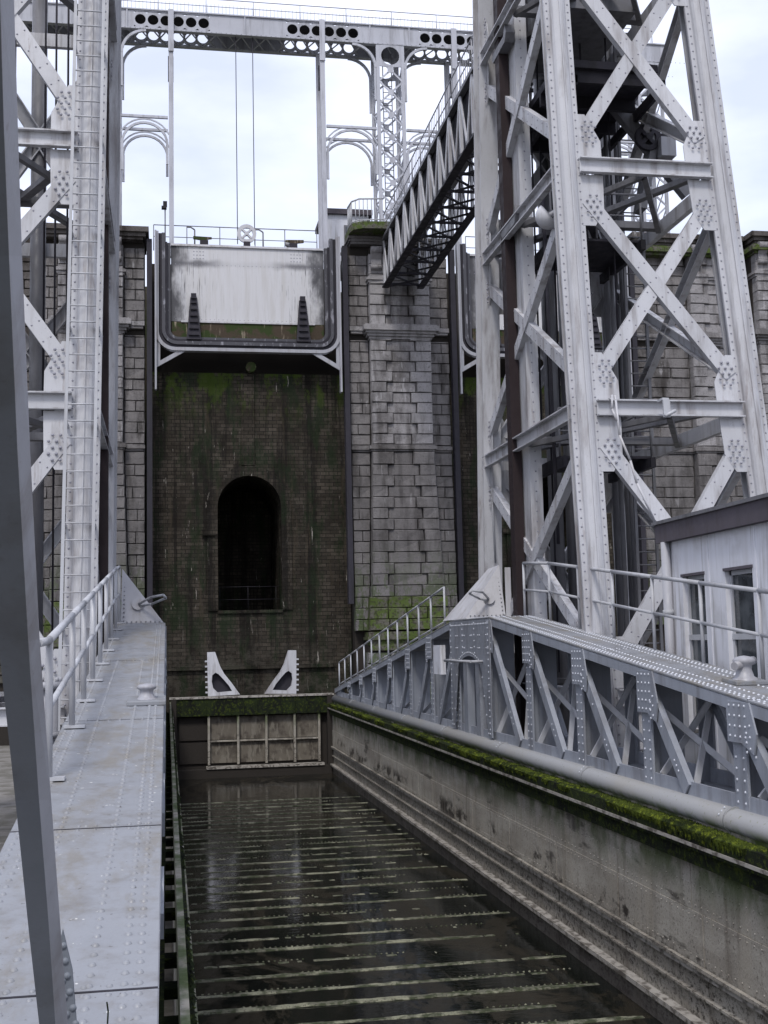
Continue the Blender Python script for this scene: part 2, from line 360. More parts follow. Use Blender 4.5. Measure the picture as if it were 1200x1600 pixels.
def pier(cx, label, hw=1.22, fl=(-2.02, 2.02), yf=46.3, top=20.75, corbel=True, slab=False, zb=0.0, rail=True):
    t = thing('stone_pier', label, 'pier', (cx, yf, zb), 'stone piers of the lock wall')
    X0, X1 = cx+fl[0], cx+fl[1]; ya = yf+.25
    c = MB(); c.box(X0+.02, X1-.02, ya+.1, 48.6, zb, top-.3); c.box(cx-hw+.03, cx+hw-.03, yf+.12, 48, zb, top-.4); c.build('mortar_core', 'mortar', t)
    zcap, zstr = 16.62, 12.25
    z = 5.15; i = 0
    while z < top-.85:
        h = .415 if z > zstr else .43
        z1 = z+h
        if zstr-.35 < z1 and z < zstr+.12 and not zstr+.1 <= z: z1 = zstr-.14 if z < zstr-.2 else zstr+.16
        if z1 <= z+.05: z = zstr+.16; continue
        if z < zcap+.55 and z1 > zcap: z1 = zcap
        if z1-z < .06: z = zcap+.55; continue
        lower = z < zstr
        b = (zstr-z)*.075 if lower else 0; w = hw+b*.45; yy = yf-b
        ql, qr = (.86, .86) if i % 2 else (.62, .62)
        if z < 6.3:
            xs = split_row(cx-w-.1, cx+w+.1, .7, .95)
            for a, e in zip(xs, xs[1:]): block(t, a, e, z, z1, yy-.06, .6, 'wetstone')
        else:
            qm = 'stone' if lower else 'quoin'; block(t, cx-w, cx-w+ql, z, z1, yy-.07, .5, qm); block(t, cx+w-qr, cx+w, z, z1, yy-.07, .5, qm)
            m0, m1 = cx-w+ql, cx+w-qr
            block(t, m0, m1, z, z1, yy+.03, .5, 'quoin' if not lower else 'slab', .012 if not lower else .006)
        for a, e in ((X0, cx-w-.02), (cx+w+.02, X1)):
            if e-a < .15: continue
            if i % 2: block(t, a, e, z, z1, ya-b*.6, .5, 'stone')
            else:
                s = a+(e-a)*random.uniform(.35, .65); block(t, a, s, z, z1, ya-b*.6, .5, 'stone'); block(t, s, e, z, z1, ya-b*.6, .5, 'stone')
        z = z1; i += 1
    m = MB(); moulding(m, cx-hw, cx+hw, yf-.02, zcap, [(.04, 0, .1), (.12, .1, .2), (.2, .2, .3), (.3, .3, .5), (.22, .5, .56)]); moulding(m, X0+.1, X1-.1, ya-.05, zcap, [(.04, .25, .35), (.09, .35, .52)])
    m.build('capital', 'quoin', t)
    m = MB(); moulding(m, cx-hw, cx+hw, yf-.02, zstr, [(.05, -.12, -.04), (.12, -.04, .1), (.05, .1, .15)]); moulding(m, X0+.1, X1-.1, ya-.02, zstr, [(.03, -.12, -.04), (.1, -.04, .1)])
    m.build('string_course', 'stone', t)
    m = MB(); moulding(m, cx-hw, cx+hw, yf-.02, top-1.75, [(.04, -.1, 0), (.1, 0, .1), (.05, .1, .14)]); m.build('frieze_moulding', 'quoin', t)
    if top > 21:
        m = MB(); m.box(X0+.1, X1-.1, yf-.12, 48, top+.003, top+.0031+.0); m = MB(); moulding(m, X0+.1, X1-.1, yf-.05, top-.55, [(.12, -.35, -.25), (.3, -.25, -.05), (.2, -.05, .02)]); m.build('parapet_moulding', 'wetstone', t)
    m = MB(); moulding(m, cx-hw-.35, cx+hw+.35, yf-.7, 4.6, [(0, -.2, .2), (.12, .2, .32), (.06, .32, .5)]); m.build('mossy_ledge', 'wetstone', t)
    for k in range(9):
        xs = split_row(cx-hw-.45, cx+hw+.45, .8, 1.2)
        for a, e in zip(xs, xs[1:]): block(t, a, e, .55+k*.42, .97+k*.42, yf-.62, .6, 'quoin')
    MB().box(cx-hw-.4, cx+hw+.4, yf-.5, 47, zb, 4.6).build('footing', 'mortar', t)
    # top cornice and scroll corbels
    if corbel:
        for s in (-1, 1):
            bx = cx+s*(hw-.28)
            m = MB()
            pr_ = [(0, -.55), (-.12, -.5), (-.2, -.3), (-.16, -.1), (-.26, .05), (-.38, .2), (-.36, .38), (0, .38)]
            m.prism([(bx-.2, yf+a, top-.85+b) for a, b in pr_], (.4, 0, 0)); m.tube((bx-.22, yf-.26, top-.6), (bx+.22, yf-.26, top-.6), .15, 10); m.tube((bx-.22, yf-.13, top-1.25), (bx+.22, yf-.13, top-1.25), .1, 10)
            m.build('scroll_corbel', 'quoin', t)
    m = MB(); moulding(m, X0+.12, X1-.12, yf-.02, top, [(.05, -.45, -.35), (.16, -.35, -.2), (.28, -.2, 0)] if not slab else [(.03, -.3, -.2), (.09, -.2, -.1), (.14, -.1, 0)], 48.4); m.build('cornice', 'rubble' if not slab else 'stone', t)
    if slab:
        s = MB(); pts = [(X0, 45.9), (X0+.1, 45.55), (X0+.45, 45.3), (cx+.25, 45.2), (cx+.25, 47.2), (X0, 47.2)]
        s.prism([(a, b, top+.02) for a, b in pts], (0, 0, .28)); s.build('landing_slab', 'wetstone', t)
    return t
pier(9.12, 'rusticated stone pier left of the right guide tower, carrying the footbridge', slab=True)
pier(-2.85, 'rusticated stone pier behind the ladder tower at the left')
pier(22.45, 'rusticated stone pier behind the outer right leg of the right tower', hw=1.05, fl=(-3.4, 1.2), top=21.3, rail=False)
t4 = pier(25.6, 'stone pier at the right edge stepping forward of the wall', hw=1.55, fl=(-1.6, 2.2), yf=45.6, top=21.3)

def rubble_wall(x0, x1, y, label, z1=20.4, stones=(None, None)):
    t = thing('masonry_wall', label, 'wall', ((x0+x1)/2, y, 0))
    MB().box(x0, x1, y+.12, 52.5, -1, z1).build('mortar_core', 'mortar', t)
    m = MB(); m.box(x0, x1, y-.12, y+1.0, z1+.003, z1+.35); m.box(x0, x1, y-.02, y+.9, z1-.35, z1); m.build('coping', 'rubble', t)
    a0, a1 = stones; z = 3.5; n = 0
    while z < z1-.36:
        h = random.uniform(.28, .46); h = min(h, z1-.36-z+.001)
        if h < .12: break
        xs = split_row(a0, a1, .45, .95)
        for a, e in zip(xs, xs[1:]):
            if n < 290: block(t, a, e, z, z+h, y-random.uniform(0, .05), .4, 'rubble', .03); n += 1
        z += h
    return t
rubble_wall(-40, -4.9, 46.5, 'sooty rubble stone wall at the far left behind the tower', stones=(-7.8, -4.92))
rubble_wall(27.85, 50, 46.0, 'rubble wall continuing beyond the right edge pier', z1=21.0, stones=(27.85, 29.5))

def arch_pts(cx, r, zs, zb, n=16):
    return [(cx-r, zb)]+[(cx-r*math.cos(math.pi*i/n), zs+r*math.sin(math.pi*i/n)) for i in range(n+1)]+[(cx+r, zb)]
def chamber(cx, label):
    x0, x1, y, top = cx-3.93, cx+3.93, 47.25, 15.35
    t = thing('brick_chamber_wall', label, 'wall', (cx, y, 0), 'brick chamber walls')
    r, zs, zb = 1.23, 10.05, 6.05
    ap = arch_pts(cx, r, zs, zb)
    rp_ = [(x0, zb)]+[(x0+(x1-x0)*(i/16), top) for i in range(17)]+[(x1, zb)]
    rp_[1] = (x0, top); rp_[17] = (x1, top)
    m = MB()
    for i in range(len(ap)-1):
        a, b, c, d = ap[i], ap[i+1], rp_[i+1], rp_[i]
        m.add([(a[0], y, a[1]), (b[0], y, b[1]), (c[0], y, c[1]), (d[0], y, d[1])], [(0, 3, 2, 1)])
        m.add([(a[0], y, a[1]), (b[0], y, b[1]), (b[0], y+5, b[1]), (a[0], y+5, a[1])], [(0, 1, 2, 3)])
    m.add([(x0, y, top), (x1, y, top), (x1, y+4, top), (x0, y+4, top)], [(0, 1, 2, 3)])
    m.box(x0, x1, y, y+6, -1, zb)
    m.add([(cx-r, y+4.9, zb), (cx+r, y+4.9, zb), (cx+r, y+4.9, zs+r), (cx-r, y+4.9, zs+r)], [(0, 1, 2, 3)])
    m.build('brickwork', 'brick', t)
    # surround proud of the face
    m = MB(); o = arch_pts(cx, r+.4, zs, zb); i_ = arch_pts(cx, r+.005, zs, zb)
    for k in range(len(o)-1):
        if k == 0 or k == len(o)-2: pass
        q = [(i_[k][0], y-.07, i_[k][1]), (i_[k+1][0], y-.07, i_[k+1][1]), (o[k+1][0], y-.07, o[k+1][1]), (o[k][0], y-.07, o[k][1])]
        m.prism(q, (0, .068, 0))
    m.build('arch_surround', 'brick', t)
    MB().box(cx-.28, cx+.22, y-.06, y-.002, zs+r+.42, top-.02).build('pilaster_strip', 'brick', t)
    MB().box(cx-r-.62, cx-r-.02, y-.16, y-.072, zb+2.9, zb+3.12).build('stone_ledge', 'brick', t)
    m = MB(); m.box(cx-r-.02, cx+r+.02, y-.08, y+.6, zb-.12, zb+.004); m.build('arch_sill', 'brick', t)
    rl = MB(); rl.tube((cx-r, y+.9, zb+.45), (cx+r, y+.9, zb+.45), .008); rl.tube((cx-r, y+.9, zb+.95), (cx+r, y+.9, zb+.95), .008)
    for k in range(3): rl.tube((cx-r+.1+k*1.1, y+.9, zb), (cx-r+.1+k*1.1, y+.9, zb+.95), .008)
    rl.build('arch_railing', 'dark', t)
    m = MB(); m.box(cx-3.2, cx+3.2, y-.14, y+.3, 3.8, 3.95); m.build('brick_offset', 'brick', t)
    b = MB(); b.box(x0, x1, 49.2, 52, top+.004, 20.3); b.build('dark_backing', 'mortar', t)  # dark sheet painting the shade of the void behind and under the gate
    bm = MB(); p = V((cx+.1, y+.5, top+.22))
    return t
chamber(3.15, 'wet dark brick wall with a tall arched recess at the end of the trough')
chamber(15.1, 'wet dark brick wall with an arched recess behind the right guide tower')

# ---------------------------------------------------------------- gates at the head of each chamber
def u_path(cx, hw, zt, zb, r, n=8):
    p = [(cx-hw, zt)]+[(cx-hw+r-r*math.cos(math.pi/2*i/n), zb+r-r*math.sin(math.pi/2*i/n)) for i in range(n+1)]
    return p+[(2*cx-a, b) for a, b in reversed(p)]
def u_band(m, cx, hw, w, zt, zb, r, y0, y1):
    o = u_path(cx, hw, zt, zb, r); i_ = u_path(cx, hw-w, zt, zb+w, max(.02, r-w))
    for k in range(len(o)-1):
        m.prism([(o[k][0], y0, o[k][1]), (o[k+1][0], y0, o[k+1][1]), (i_[k+1][0], y0, i_[k+1][1]), (i_[k][0], y0, i_[k][1])], (0, y1-y0, 0))
def gate(cx, label, flabel):
    t = thing('canal_gate', label, 'gate', (cx, 46.6, 16.3), 'lifting gates at the head of the chambers')
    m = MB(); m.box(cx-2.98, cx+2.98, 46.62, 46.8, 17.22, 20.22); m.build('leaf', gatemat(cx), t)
    m = MB(); m.box(cx-2.98, cx+2.98, 46.55, 46.8, 20.22, 20.3); m.build('leaf_edge', 'white', t); MB().box(cx-2.6, cx+2.6, 46.55, 46.60, 17.18, 17.24).build('leaf_edge', 'white', t)
    m = MB(); m.box(cx-2.95, cx+2.95, 46.60, 46.85, 16.38, 17.2); m.build('skirt', 'skirt', t)
    for s in (-1, 1):
        x = cx+s*2.12
        m = MB()
        m.prism([(x-.28, 46.3, 16.45), (x+.28, 46.3, 16.45), (x+.13, 46.5, 18.15), (x-.13, 46.5, 18.15)], (0, .14, 0))
        m.box(x-.1, x+.1, 46.42, 46.6, 18.1, 18.3)
        b = m.build('rubbing_block', 'dark', t)
        for k in range(6): MB().box(x-.2+k*.02, x+.2-k*.02, 46.24+k*.03, 46.33+k*.03, 16.6+k*.26, 16.64+k*.26).build('strap', 'dark', b)
    q = MB()
    for s in (-1, 1):
        for a in range(4):
            for b in range(3): q.dome((cx+s*1.9+a*.12-.2, 46.62, 19.75+b*.14), (0, -1, 0), .025)
    q.rivets((cx-2.8, 46.62, 19.5), (cx+2.8, 46.62, 19.5), .16, (0, -1, 0), .018); q.rivets((cx-2.8, 46.62, 17.32), (cx+2.8, 46.62, 17.32), .16, (0, -1, 0), .018)
    q.build('rivets', 'rivetd', t, True)
    m = MB(); u_band(m, cx, 3.58, .13, 20.7, 16.0, .75, 46.3, 46.62); f = m.build('gate_frame', 'steel', t); f['label'] = flabel
    m = MB(); u_band(m, cx, 3.45, .12, 20.65, 16.13, .65, 46.42, 46.62); m.build('seal_channel', 'dark', f); m = MB(); u_band(m, cx, 3.2, .08, 20.3, 16.38, .5, 46.38, 46.62); m.build('seal_channel', 'dark', f)
    m = MB(); u_band(m, cx, 3.33, .13, 20.65, 16.25, .58, 46.34, 46.62); m.build('inner_flange', 'sooty', f); m = MB(); u_band(m, cx, 3.12, .12, 20.3, 16.46, .42, 46.5, 46.62); m.build('inner_flange', 'sooty', f)
    for s in (-1, 1):
        x = cx+s*3.6; k = -s
        out = [(x, 16.9), (x, 15.3), (x+k*1.15, 15.98), (x+k*.75, 16.02), (x+k*.3, 16.3), (x+k*.12, 16.6)]
        ctr = (x+k*.42, 15.93)
        m = MB(); hole = [((a-ctr[0])*.52+ctr[0]-k*.0, (b-ctr[1])*.52+ctr[1]) for a, b in out]
        m.ring([(a, 46.36, b) for a, b in out], [(a, 46.36, b) for a, b in hole], (0, .06, 0)); m.build('corner_bracket', 'steel', f)
        MB().box(min(x, x+k*.07), max(x, x+k*.07), 46.2, 46.5, 14.45, 20.7).build('guide_fin', 'steel', f)
        MB().box(min(x-k*.1, x-k*.3), max(x-k*.1, x-k*.3), 46.25, 46.6, 6.2, 20.35).build('guide_rail', 'dark', f)
    m = MB(); m.tube((cx+.1, 46.9, 15.55), (cx+.1, 47.3, 15.55), .2, 12); m.build('drain_pipe', 'skirt', f)
gate(3.15, 'stained white canal gate above the arched recess at the end of the trough', 'sooty U shaped steel frame round the gate above the trough')
gate(15.1, 'stained white canal gate half hidden behind the right guide tower', 'sooty U shaped steel frame round the gate behind the right guide tower')

# ---------------------------------------------------------------- gantry over the wall
GT = thing('gantry', 'pale steel gantry with round openings spanning the top of the stone wall', 'gantry', (9, 48, 20.5))
GY = (47.0, 48.25); GB = 29.2; GTp = 30.05
LC = (-2.35, 9.1, 20.4); TCs = (.2, 6.28, 11.8, 17.75)
def hole_cells(m, x0, n, w, y, z0, z1):
    for k in range(n):
        a, b = x0+k*w, x0+(k+1)*w; c = (a+b)/2; zc = (z0+z1)/2; rad = w*.43
        o, i_ = [], []
        for j in range(16):
            t = 2*math.pi*j/16; cx, sz = math.cos(t), math.sin(t); q = max(abs(cx)/(w/2), abs(sz)/((z1-z0)/2))
            o.append((c+cx/q, y, zc+sz/q)); i_.append((c+rad*cx, y, zc+rad*sz))
        m.ring(o, i_, (0, .04, 0))
for gy in GY:
    g = MB(); g.box(-8, 21.2, gy-.06, gy+.16, GTp-.05, GTp); g.box(-8, 21.2, gy-.06, gy+.16, GB, GB+.05)
    hz = []
    for c in TCs: hz.append((c-1.45, 6))
    spans = []; cur = -8; hs = []
    for x0, n in hz:
        h = MB(); spans.append((cur, x0)); hole_cells(h, x0, n, .5, gy, GB+.1, GTp-.1); h.box(x0, x0+.5*n, gy-.02, gy+.06, GTp-.1, GTp-.05); h.box(x0, x0+.5*n, gy-.02, gy+.06, GB+.05, GB+.1); cur = x0+n*.5; hs.append(h)
    spans.append((cur, 21.2))
    go = g.build('girder', 'gantry', GT)
    for h in hs: h.build('openwork_web', 'gantry', go)
    for a, b in spans: MB().box(a, b, gy, gy+.04, GB+.05, GTp-.05).build('web_plate', 'gantry', go)
    st = MB()
    for c in LC: st.box(c-.85, c-.8, gy-.05, gy, GB+.05, GTp-.05); st.box(c+.8, c+.85, gy-.05, gy, GB+.05, GTp-.05)
    for c in (3.15, 14.4): st.box(c-.02, c+.02, gy-.05, gy, GB+.05, GTp-.05)
    st.build('stiffeners', 'gantry', go, True)
    rv = MB(); rv.rivets((-4, gy-.06, GB+.03), (22, gy-.06, GB+.03), .2, (0, -1, 0), .02); rv.build('rivets', 'rivetd', go, True)
MB().box(-8, 21.2, GY[0]+.2, GY[1]-.05, GTp-.12, GTp-.06).build('deck', 'dark', GT)
lat = MB()
for k in range(55):
    x = -7+k*.5
    lat.beam((x, GY[0]+.1, GB+.04), (x+.5, GY[1], GB+.04), .05, .03)
    if k % 2: lat.beam((x+.5, GY[0]+.1, GB+.0), (x, GY[1], GB+.0), .05, .03)
lat.build('under_lattice', 'gantry', GT, True)
railing('girder_railing', GT, [(-6+k*1.9, GY[0], GTp) for k in range(15)], None, .62, .02, 'gantry', (.5,))
m = MB()
for k in range(178): m.tube((-6+k*.15, GY[0]+.05, GTp), (-6+k*.15, GY[0]+.05, GTp+.45), .007, 4)
m.build('balusters', 'gantry', GT, True)
for c in TCs:
    for gy in GY:
        m = MB(); m.box(c-.09, c+.09, gy-.1, gy-.04, 20.3, GB); m.box(c-.09, c+.09, gy+.1, gy+.16, 20.3, GB); m.box(c-.02, c+.02, gy-.04, gy+.1, 20.3, GB)
        if gy == GY[0]: m.box(c-.11, c+.11, gy-.16, gy-.1, GB-.9, GTp)
        m.build('thin_column', 'gantry', GT)
    MB().box(c-.12, c+.1, GY[0]+.3, GY[0]+.5, GB-1.9, GB-.9).build('counterweight_arm', 'dark', GT)
def arc(cx, cz, r, a0, a1, y, n=10): return [V((cx+r*math.cos(R(a0+(a1-a0)*i/n)), y, cz+r*math.sin(R(a0+(a1-a0)*i/n)))) for i in range(n+1)]
for c in LC:
    for gy in GY:
        for sx in (-1, 1):
            tcol = min(TCs+(c-5,), key=lambda q: abs(q-(c+sx*2.6)) if (q-c)*sx > 0 else 99)
            if abs(tcol-c) > 3.2: continue
            a, b = sorted((c+sx*.62, tcol-sx*.13)); mid = (a+b)/2; rad = (b-a)/2-.02
            m = MB(); m.strip(arc(mid, 24.45, rad, 0, 180, gy, 14), .09, .07, (0, 1, 0)); m.strip(arc(mid, 24.45, rad+.16, 25, 155, gy, 10), .05, .05, (0, 1, 0)); m.box(a, b, gy-.05, gy+.05, 25.53, 25.63); m.strip([V((a+.03, gy, 23.35)), V((a+.03, gy, 24.45))], .1, .07, (0, 1, 0)); m.strip([V((b-.03, gy, 23.65)), V((b-.03, gy, 24.45))], .1, .07, (0, 1, 0))
            m.build('arch_brace', 'gantry', GT)
            m = MB(); rr_ = .95; e = c+sx*.62
            m.strip(arc(e+sx*rr_, GB-1.0, rr_, 180 if sx > 0 else 0, 90, gy, 8), .1, .1, (0, 1, 0)); m.strip([V((e+.02*sx, gy, GB-2.4)), V((e+.02*sx, gy, GB-.9))], .08, .08, (0, 1, 0))
            m.build('corner_bracket', 'gantry', GT)
for c in LC:
    lc = MB()
    for x in (c-.52, c+.52):
        for y in (GY[0]+.02, GY[1]): lc.box(x-.07, x+.07, y-.06, y+.02, 20.3, GB)
    lo = lc.build('lattice_column', 'gantry', GT)
    n = 8; hb = (GB-.6-20.9)/n
    for k in range(n):
        z0 = 20.9+k*hb; z1 = z0+hb; m = MB()
        for y in (GY[0], GY[1]):
            m.beam((c-.5, y, z0), (c+.5, y, z1), .07, .025, (0, 1, 0)); m.beam((c-.5, y-.03, z1), (c+.5, y-.03, z0), .07, .025, (0, 1, 0)); m.box(c-.12, c+.12, y-.06, y-.035, (z0+z1)/2-.12, (z0+z1)/2+.12)
        for x in (c-.52, c+.52):
            m.beam((x, GY[0], z0), (x, GY[1], z1), .06, .025, (1, 0, 0)); m.beam((x, GY[0], z1), (x, GY[1], z0), .06, .025, (1, 0, 0))
        m.build('lattice_bar', 'gantry', lo)
    for gy in GY:
        m = MB(); hole_cells(m, c-.45, 1, .9, gy-.05, GB-.95, GB); m.build('pierced_head', 'gantry', lo)
    m = MB(); m.box(c-.2, c-.17, 47.7, 47.75, 20.4, GB); m.box(c+.17, c+.2, 47.7, 47.75, 20.4, GB)
    for k in range(28): m.tube((c-.18, 47.72, 20.5+k*.28), (c+.18, 47.72, 20.5+k*.28), .016, 5)
    m.build('column_ladder', 'bridge', lo)
    m = MB(); m.box(c-.8, c+.8, GY[0]-.3, GY[1]+.2, 20.28, 20.75); m.build('column_foot', 'gantry', lo)
# lifting cables and sheave on the gate
for x, y in ((2.78, 47.1), (3.46, 47.1)):
    tag(MB().tube((x, y, 20.55), (x, y, GB+.1), .018, 6).build('lifting_cable', 'dark'), 'thin vertical lifting cable %s of the pair above the wheel' % ('left' if x < 3 else 'right'), 'cable', 'lifting cables')
def wheel(name, c, r, ax, mat, parent=None, n=20, spokes=True, w=.09):
    m = MB(); c = V(c); ax = V(ax).normalized(); a = V((0, 0, 1)); e = ax.cross(a).normalized(); g = a
    o = [c-ax*w/2+(e*math.cos(2*math.pi*i/n)+g*math.sin(2*math.pi*i/n))*r for i in range(n)]
    i_ = [c-ax*w/2+(e*math.cos(2*math.pi*i/n)+g*math.sin(2*math.pi*i/n))*r*.62 for i in range(n)]
    m.ring(o, i_, ax*w)
    for k in range(4):
        t = math.pi/4*(2*k+1); d = e*math.cos(t)+g*math.sin(t); m.beam(c+d*r*.1, c+d*r*.7, w*.8, r*.32, ax)
    m.tube(c-ax*w*.8, c+ax*w*.8, r*.2, 12); return m.build(name, mat, parent)
at_w = (3.12, 46.75, 20.86)
t = thing('sheave', 'round spoked sheave wheel on the middle of the stained gate', 'wheel', (3.12, 46.7, 20.3)); wheel('rim', at_w, .38, (0, 1, 0), 'white', t)
MB().box(3.0, 3.25, 46.6, 46.9, 20.3, 20.5).build('bracket', 'dark', t)
for x, s, nm in ((1.45, -1, 'left'), (4.95, 1, 'right')):
    t = thing('gate_hook', 'small brown latch on a dark block at the %s of the gate top' % nm, 'latch', (x, 46.7, 20.3), 'latches on the gate top')
    MB().box(x-.16, x+.16, 46.6, 46.8, 20.3, 20.5).build('block', 'dark', t)
    m = MB(); m.box(x-.12, x+.12, 46.62, 46.78, 20.505, 20.62); m.prism([(x+s*.12, 46.65, 20.52), (x+s*.42, 46.65, 20.56), (x+s*.42, 46.65, 20.66), (x-s*.3, 46.65, 20.64), (x-s*.3, 46.65, 20.58)], (0, .1, 0)); m.build('arm', 'skirt', t)
for xs, lab in (((-.5, .8, 2.1, 3.5, 4.7, 6.0), 'thin wire railing along the wall top above the trough gate'), ((12.2, 13.5, 14.8, 16.1, 17.4, 18.6), 'thin wire railing along the wall top behind the right tower')):
    t = thing('wall_railing', lab, 'railing', (xs[0], 47.4, 20.3), 'railings on the wall top')
    railing('rail', t, [(x, 47.5, 20.3) for x in xs], None, 1.05, .02, 'bridge', (.55,))
    for x in xs[1:-1:2]:
        m = MB(); m.path([(x+.3, 47.2, 20.35), (x+.3, 47.2, 21.1), (x+.15, 47.2, 21.2), (x, 47.2, 21.2)], .03); m.build('bent_pipe', 'bridge', t)
# lamp standards
def lamp(x, y, z0, z1, label, globe=False):
    t = thing('lamp_post', label, 'lamp', (x, y, z0), 'lamps on the wall top')
    MB().tube((x, y, z0), (x, y, z1), .025).build('pole', 'bridge', t)
    m = MB()
    if globe:
        m.lathe((x, y, z1+.16), (0, 0, 1), [(-.16*math.cos(math.pi*k/10), .16*math.sin(math.pi*k/10)) for k in range(11)], 16)
    else: m.box(x-.14, x+.06, y-.1, y+.1, z1, z1+.1); m.box(x-.08, x+.08, y-.08, y+.08, z1+.1, z1+.3)
    m.build('lamp_head', 'white' if globe else 'dark', t)
lamp(-.05, 47.6, 20.3, 22.05, 'slim dark lamp post on the wall top left of the gate')
lamp(4.95, 48.5, 20.3, 20.95, 'white globe lamp above the right latch of the gate', True)
# control hut on the wall
t = thing('control_hut', 'small white hut with a flat dark roof on the wall by the lattice column', 'hut', (7.3, 49.6, 20.3))
MB().box(6.55, 8.35, 48.7, 51, 20.36, 22.5).build('wall', 'render', t)
MB().box(6.4, 8.5, 48.55, 51.2, 22.5, 22.72).build('roof', 'fascia', t)
f = MB().box(7.3, 7.9, 48.64, 48.7, 21.0, 22.05).build('window', 'bridge', t); MB().box(7.36, 7.84, 48.62, 48.638, 21.06, 21.98).build('pane', 'glass', f)
# landing railing
t = thing('landing_railing', 'white curved balustrade on the mossy landing slab by the footbridge', 'railing', (7.8, 45.6, 21.05))
pts = [V((7.15, 46.6, 21.08)), V((7.2, 45.9, 21.08)), V((7.45, 45.55, 21.08)), V((8.4, 45.4, 21.08))]
m = MB(); m.path([p+V((0, 0, .95)) for p in pts], .035); m.path([p+V((0, 0, .1)) for p in pts], .025); m.build('handrail', 'rail', t)
for a, b in zip(pts, pts[1:]):
    n = max(2, int((b-a).length/.16))
    for k in range(n): p = a+(b-a)*(k/n); MB().tube(p, p+V((0, 0, .95)), .02, 6).build('baluster', 'rail', t)
# ---------------------------------------------------------------- footbridge from wall to tower
t = thing('footbridge', 'dark lattice footbridge running from the stone pier to the right guide tower', 'bridge', (9.2, 46, 18.6))
FX = (8.5, 9.9); ZT, ZB = 20.65, 18.6; Y0, Y1 = 24.6, 46.0
for x in FX:
    m = MB(); m.box(x-.09, x+.09, Y0, Y1, ZT-.12, ZT); m.build('top_chord', 'bridge', t)
    m = MB(); m.box(x-.13, x+.13, Y0, Y1, ZB, ZB+.05); m.box(x-.02, x+.02, Y0, Y1, ZB+.05, ZB+.2); m.build('bottom_chord', 'dark', t)
n = 15; pt = (Y1-Y0)/n
for x in FX:
    for k in range(n+1):
        y = Y1-k*pt; MB().box(x-.06, x+.03, y-.06, y+.06, ZB+.2, ZT-.12).build('post', 'tower', t)
        if k < n:
            ym = y-pt/2
            MB().beam((x-.03, y-.05, ZT-.15), (x-.03, ym, ZB+.2), .1, .04, (1, 0, 0)).build('diagonal', 'tower', t)
            MB().beam((x-.03, ym, ZB+.2), (x-.03, y-pt+.05, ZT-.15), .1, .04, (1, 0, 0)).build('diagonal', 'tower', t)
for k in range(n):
    y = Y1-k*pt
    m = MB(); m.beam((FX[0], y, ZB+.04), (FX[1], y-pt, ZB+.04), .07, .05); m.beam((FX[1], y, ZB+.1), (FX[0], y-pt, ZB+.1), .07, .05); m.box(FX[0], FX[1], y-.04, y+.04, ZB+.14, ZB+.22); m.build('lateral_brace', 'dark', t)  # undersides get a dark tone for their shade, side members a pale one
MB().box(FX[0]+.1, FX[1]-.1, Y0, Y1, ZT-.09, ZT-.03).build('deck', 'dark', t)
MB().box(FX[0]+.12, FX[0]+.16, Y0, Y1, ZB+.4, ZT-.1).build('shade_screen', 'dark', t)  # dark sheet painting the shade in the gaps between the side posts
for x in FX:
    railing('railing', t, [(x, Y1-k*1.426, ZT) for k in range(n+1)], None, .95, .022, 'steel', (.5,))
    m = MB()
    for k in range(int((Y1-Y0)/.24)): m.tube((x, Y0+k*.24, ZT), (x, Y0+k*.24, ZT+.93), .009, 4)
    m.build('balusters', 'steel', t, True)

# ================================================================ TROUGH (boat caisson)
XC = 3.05; TY0, TY1, TYC = 2.7, 45.0, 24.2
def zch(y):
    d = max(0, abs(y-TYC)-1.5); return 5.12-d*.1085
TR = thing('boat_lift_trough', 'long riveted steel boat trough with shallow water and raised side trusses', 'boat lift trough', (XC, TYC, 0))
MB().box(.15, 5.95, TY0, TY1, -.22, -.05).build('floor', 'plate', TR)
# shallow water and seams of the floor standing out of it
n = 24; ys = [TY0+(TY1-TY0)*i/n for i in range(n+1)]
wv, wf = [], []
for y in ys: wv += [(.2, y, 0), (5.92, y, 0)]
wf = [(2*i, 2*i+1, 2*i+3, 2*i+2) for i in range(n)]
wt = struct(MB().add(wv, wf).build('water', 'water'))
from mathutils import noise as mn
def nz(x, y, s=1.0, o=0): return mn.noise(V((x*s+o, y*s, o*.37)))
y = 8.0; k = 0
while y < 38:
    m = MB(); N_ = 90; vs = []; xs = [.35+5.45*i/N_ for i in range(N_+1)]
    for x in xs:
        h = .010*nz(x, y, 1.1, 3)+.010*nz(x, y, 7, 8)+(.015 if k % 2 else .005)+ .012*nz(x, y, .45, 21) - .006*max(0, x-3.9)
        for dy, dz in ((-.07, -.02), (-.05, 0), (.05, 0), (.07, -.02)): vs.append((x, y+dy, h+dz))
    fs = [(i*4+a, i*4+4+a, i*4+5+a, i*4+1+a) for i in range(N_) for a in range(3)]
    m.add(vs, fs)
    for i in range(62):
        x = .45+i*.085
        h = .012*nz(x, y, 1.1, 3)+.004
        if nz(x, y, .8, 40) > -.05: m.dome((x, y+.115, h-.004), (0, 0, 1), .02, 5, .8)
    m.build('floor_seam', 'seam', TR); y += .8 if k % 2 == 0 else .72; k += 1
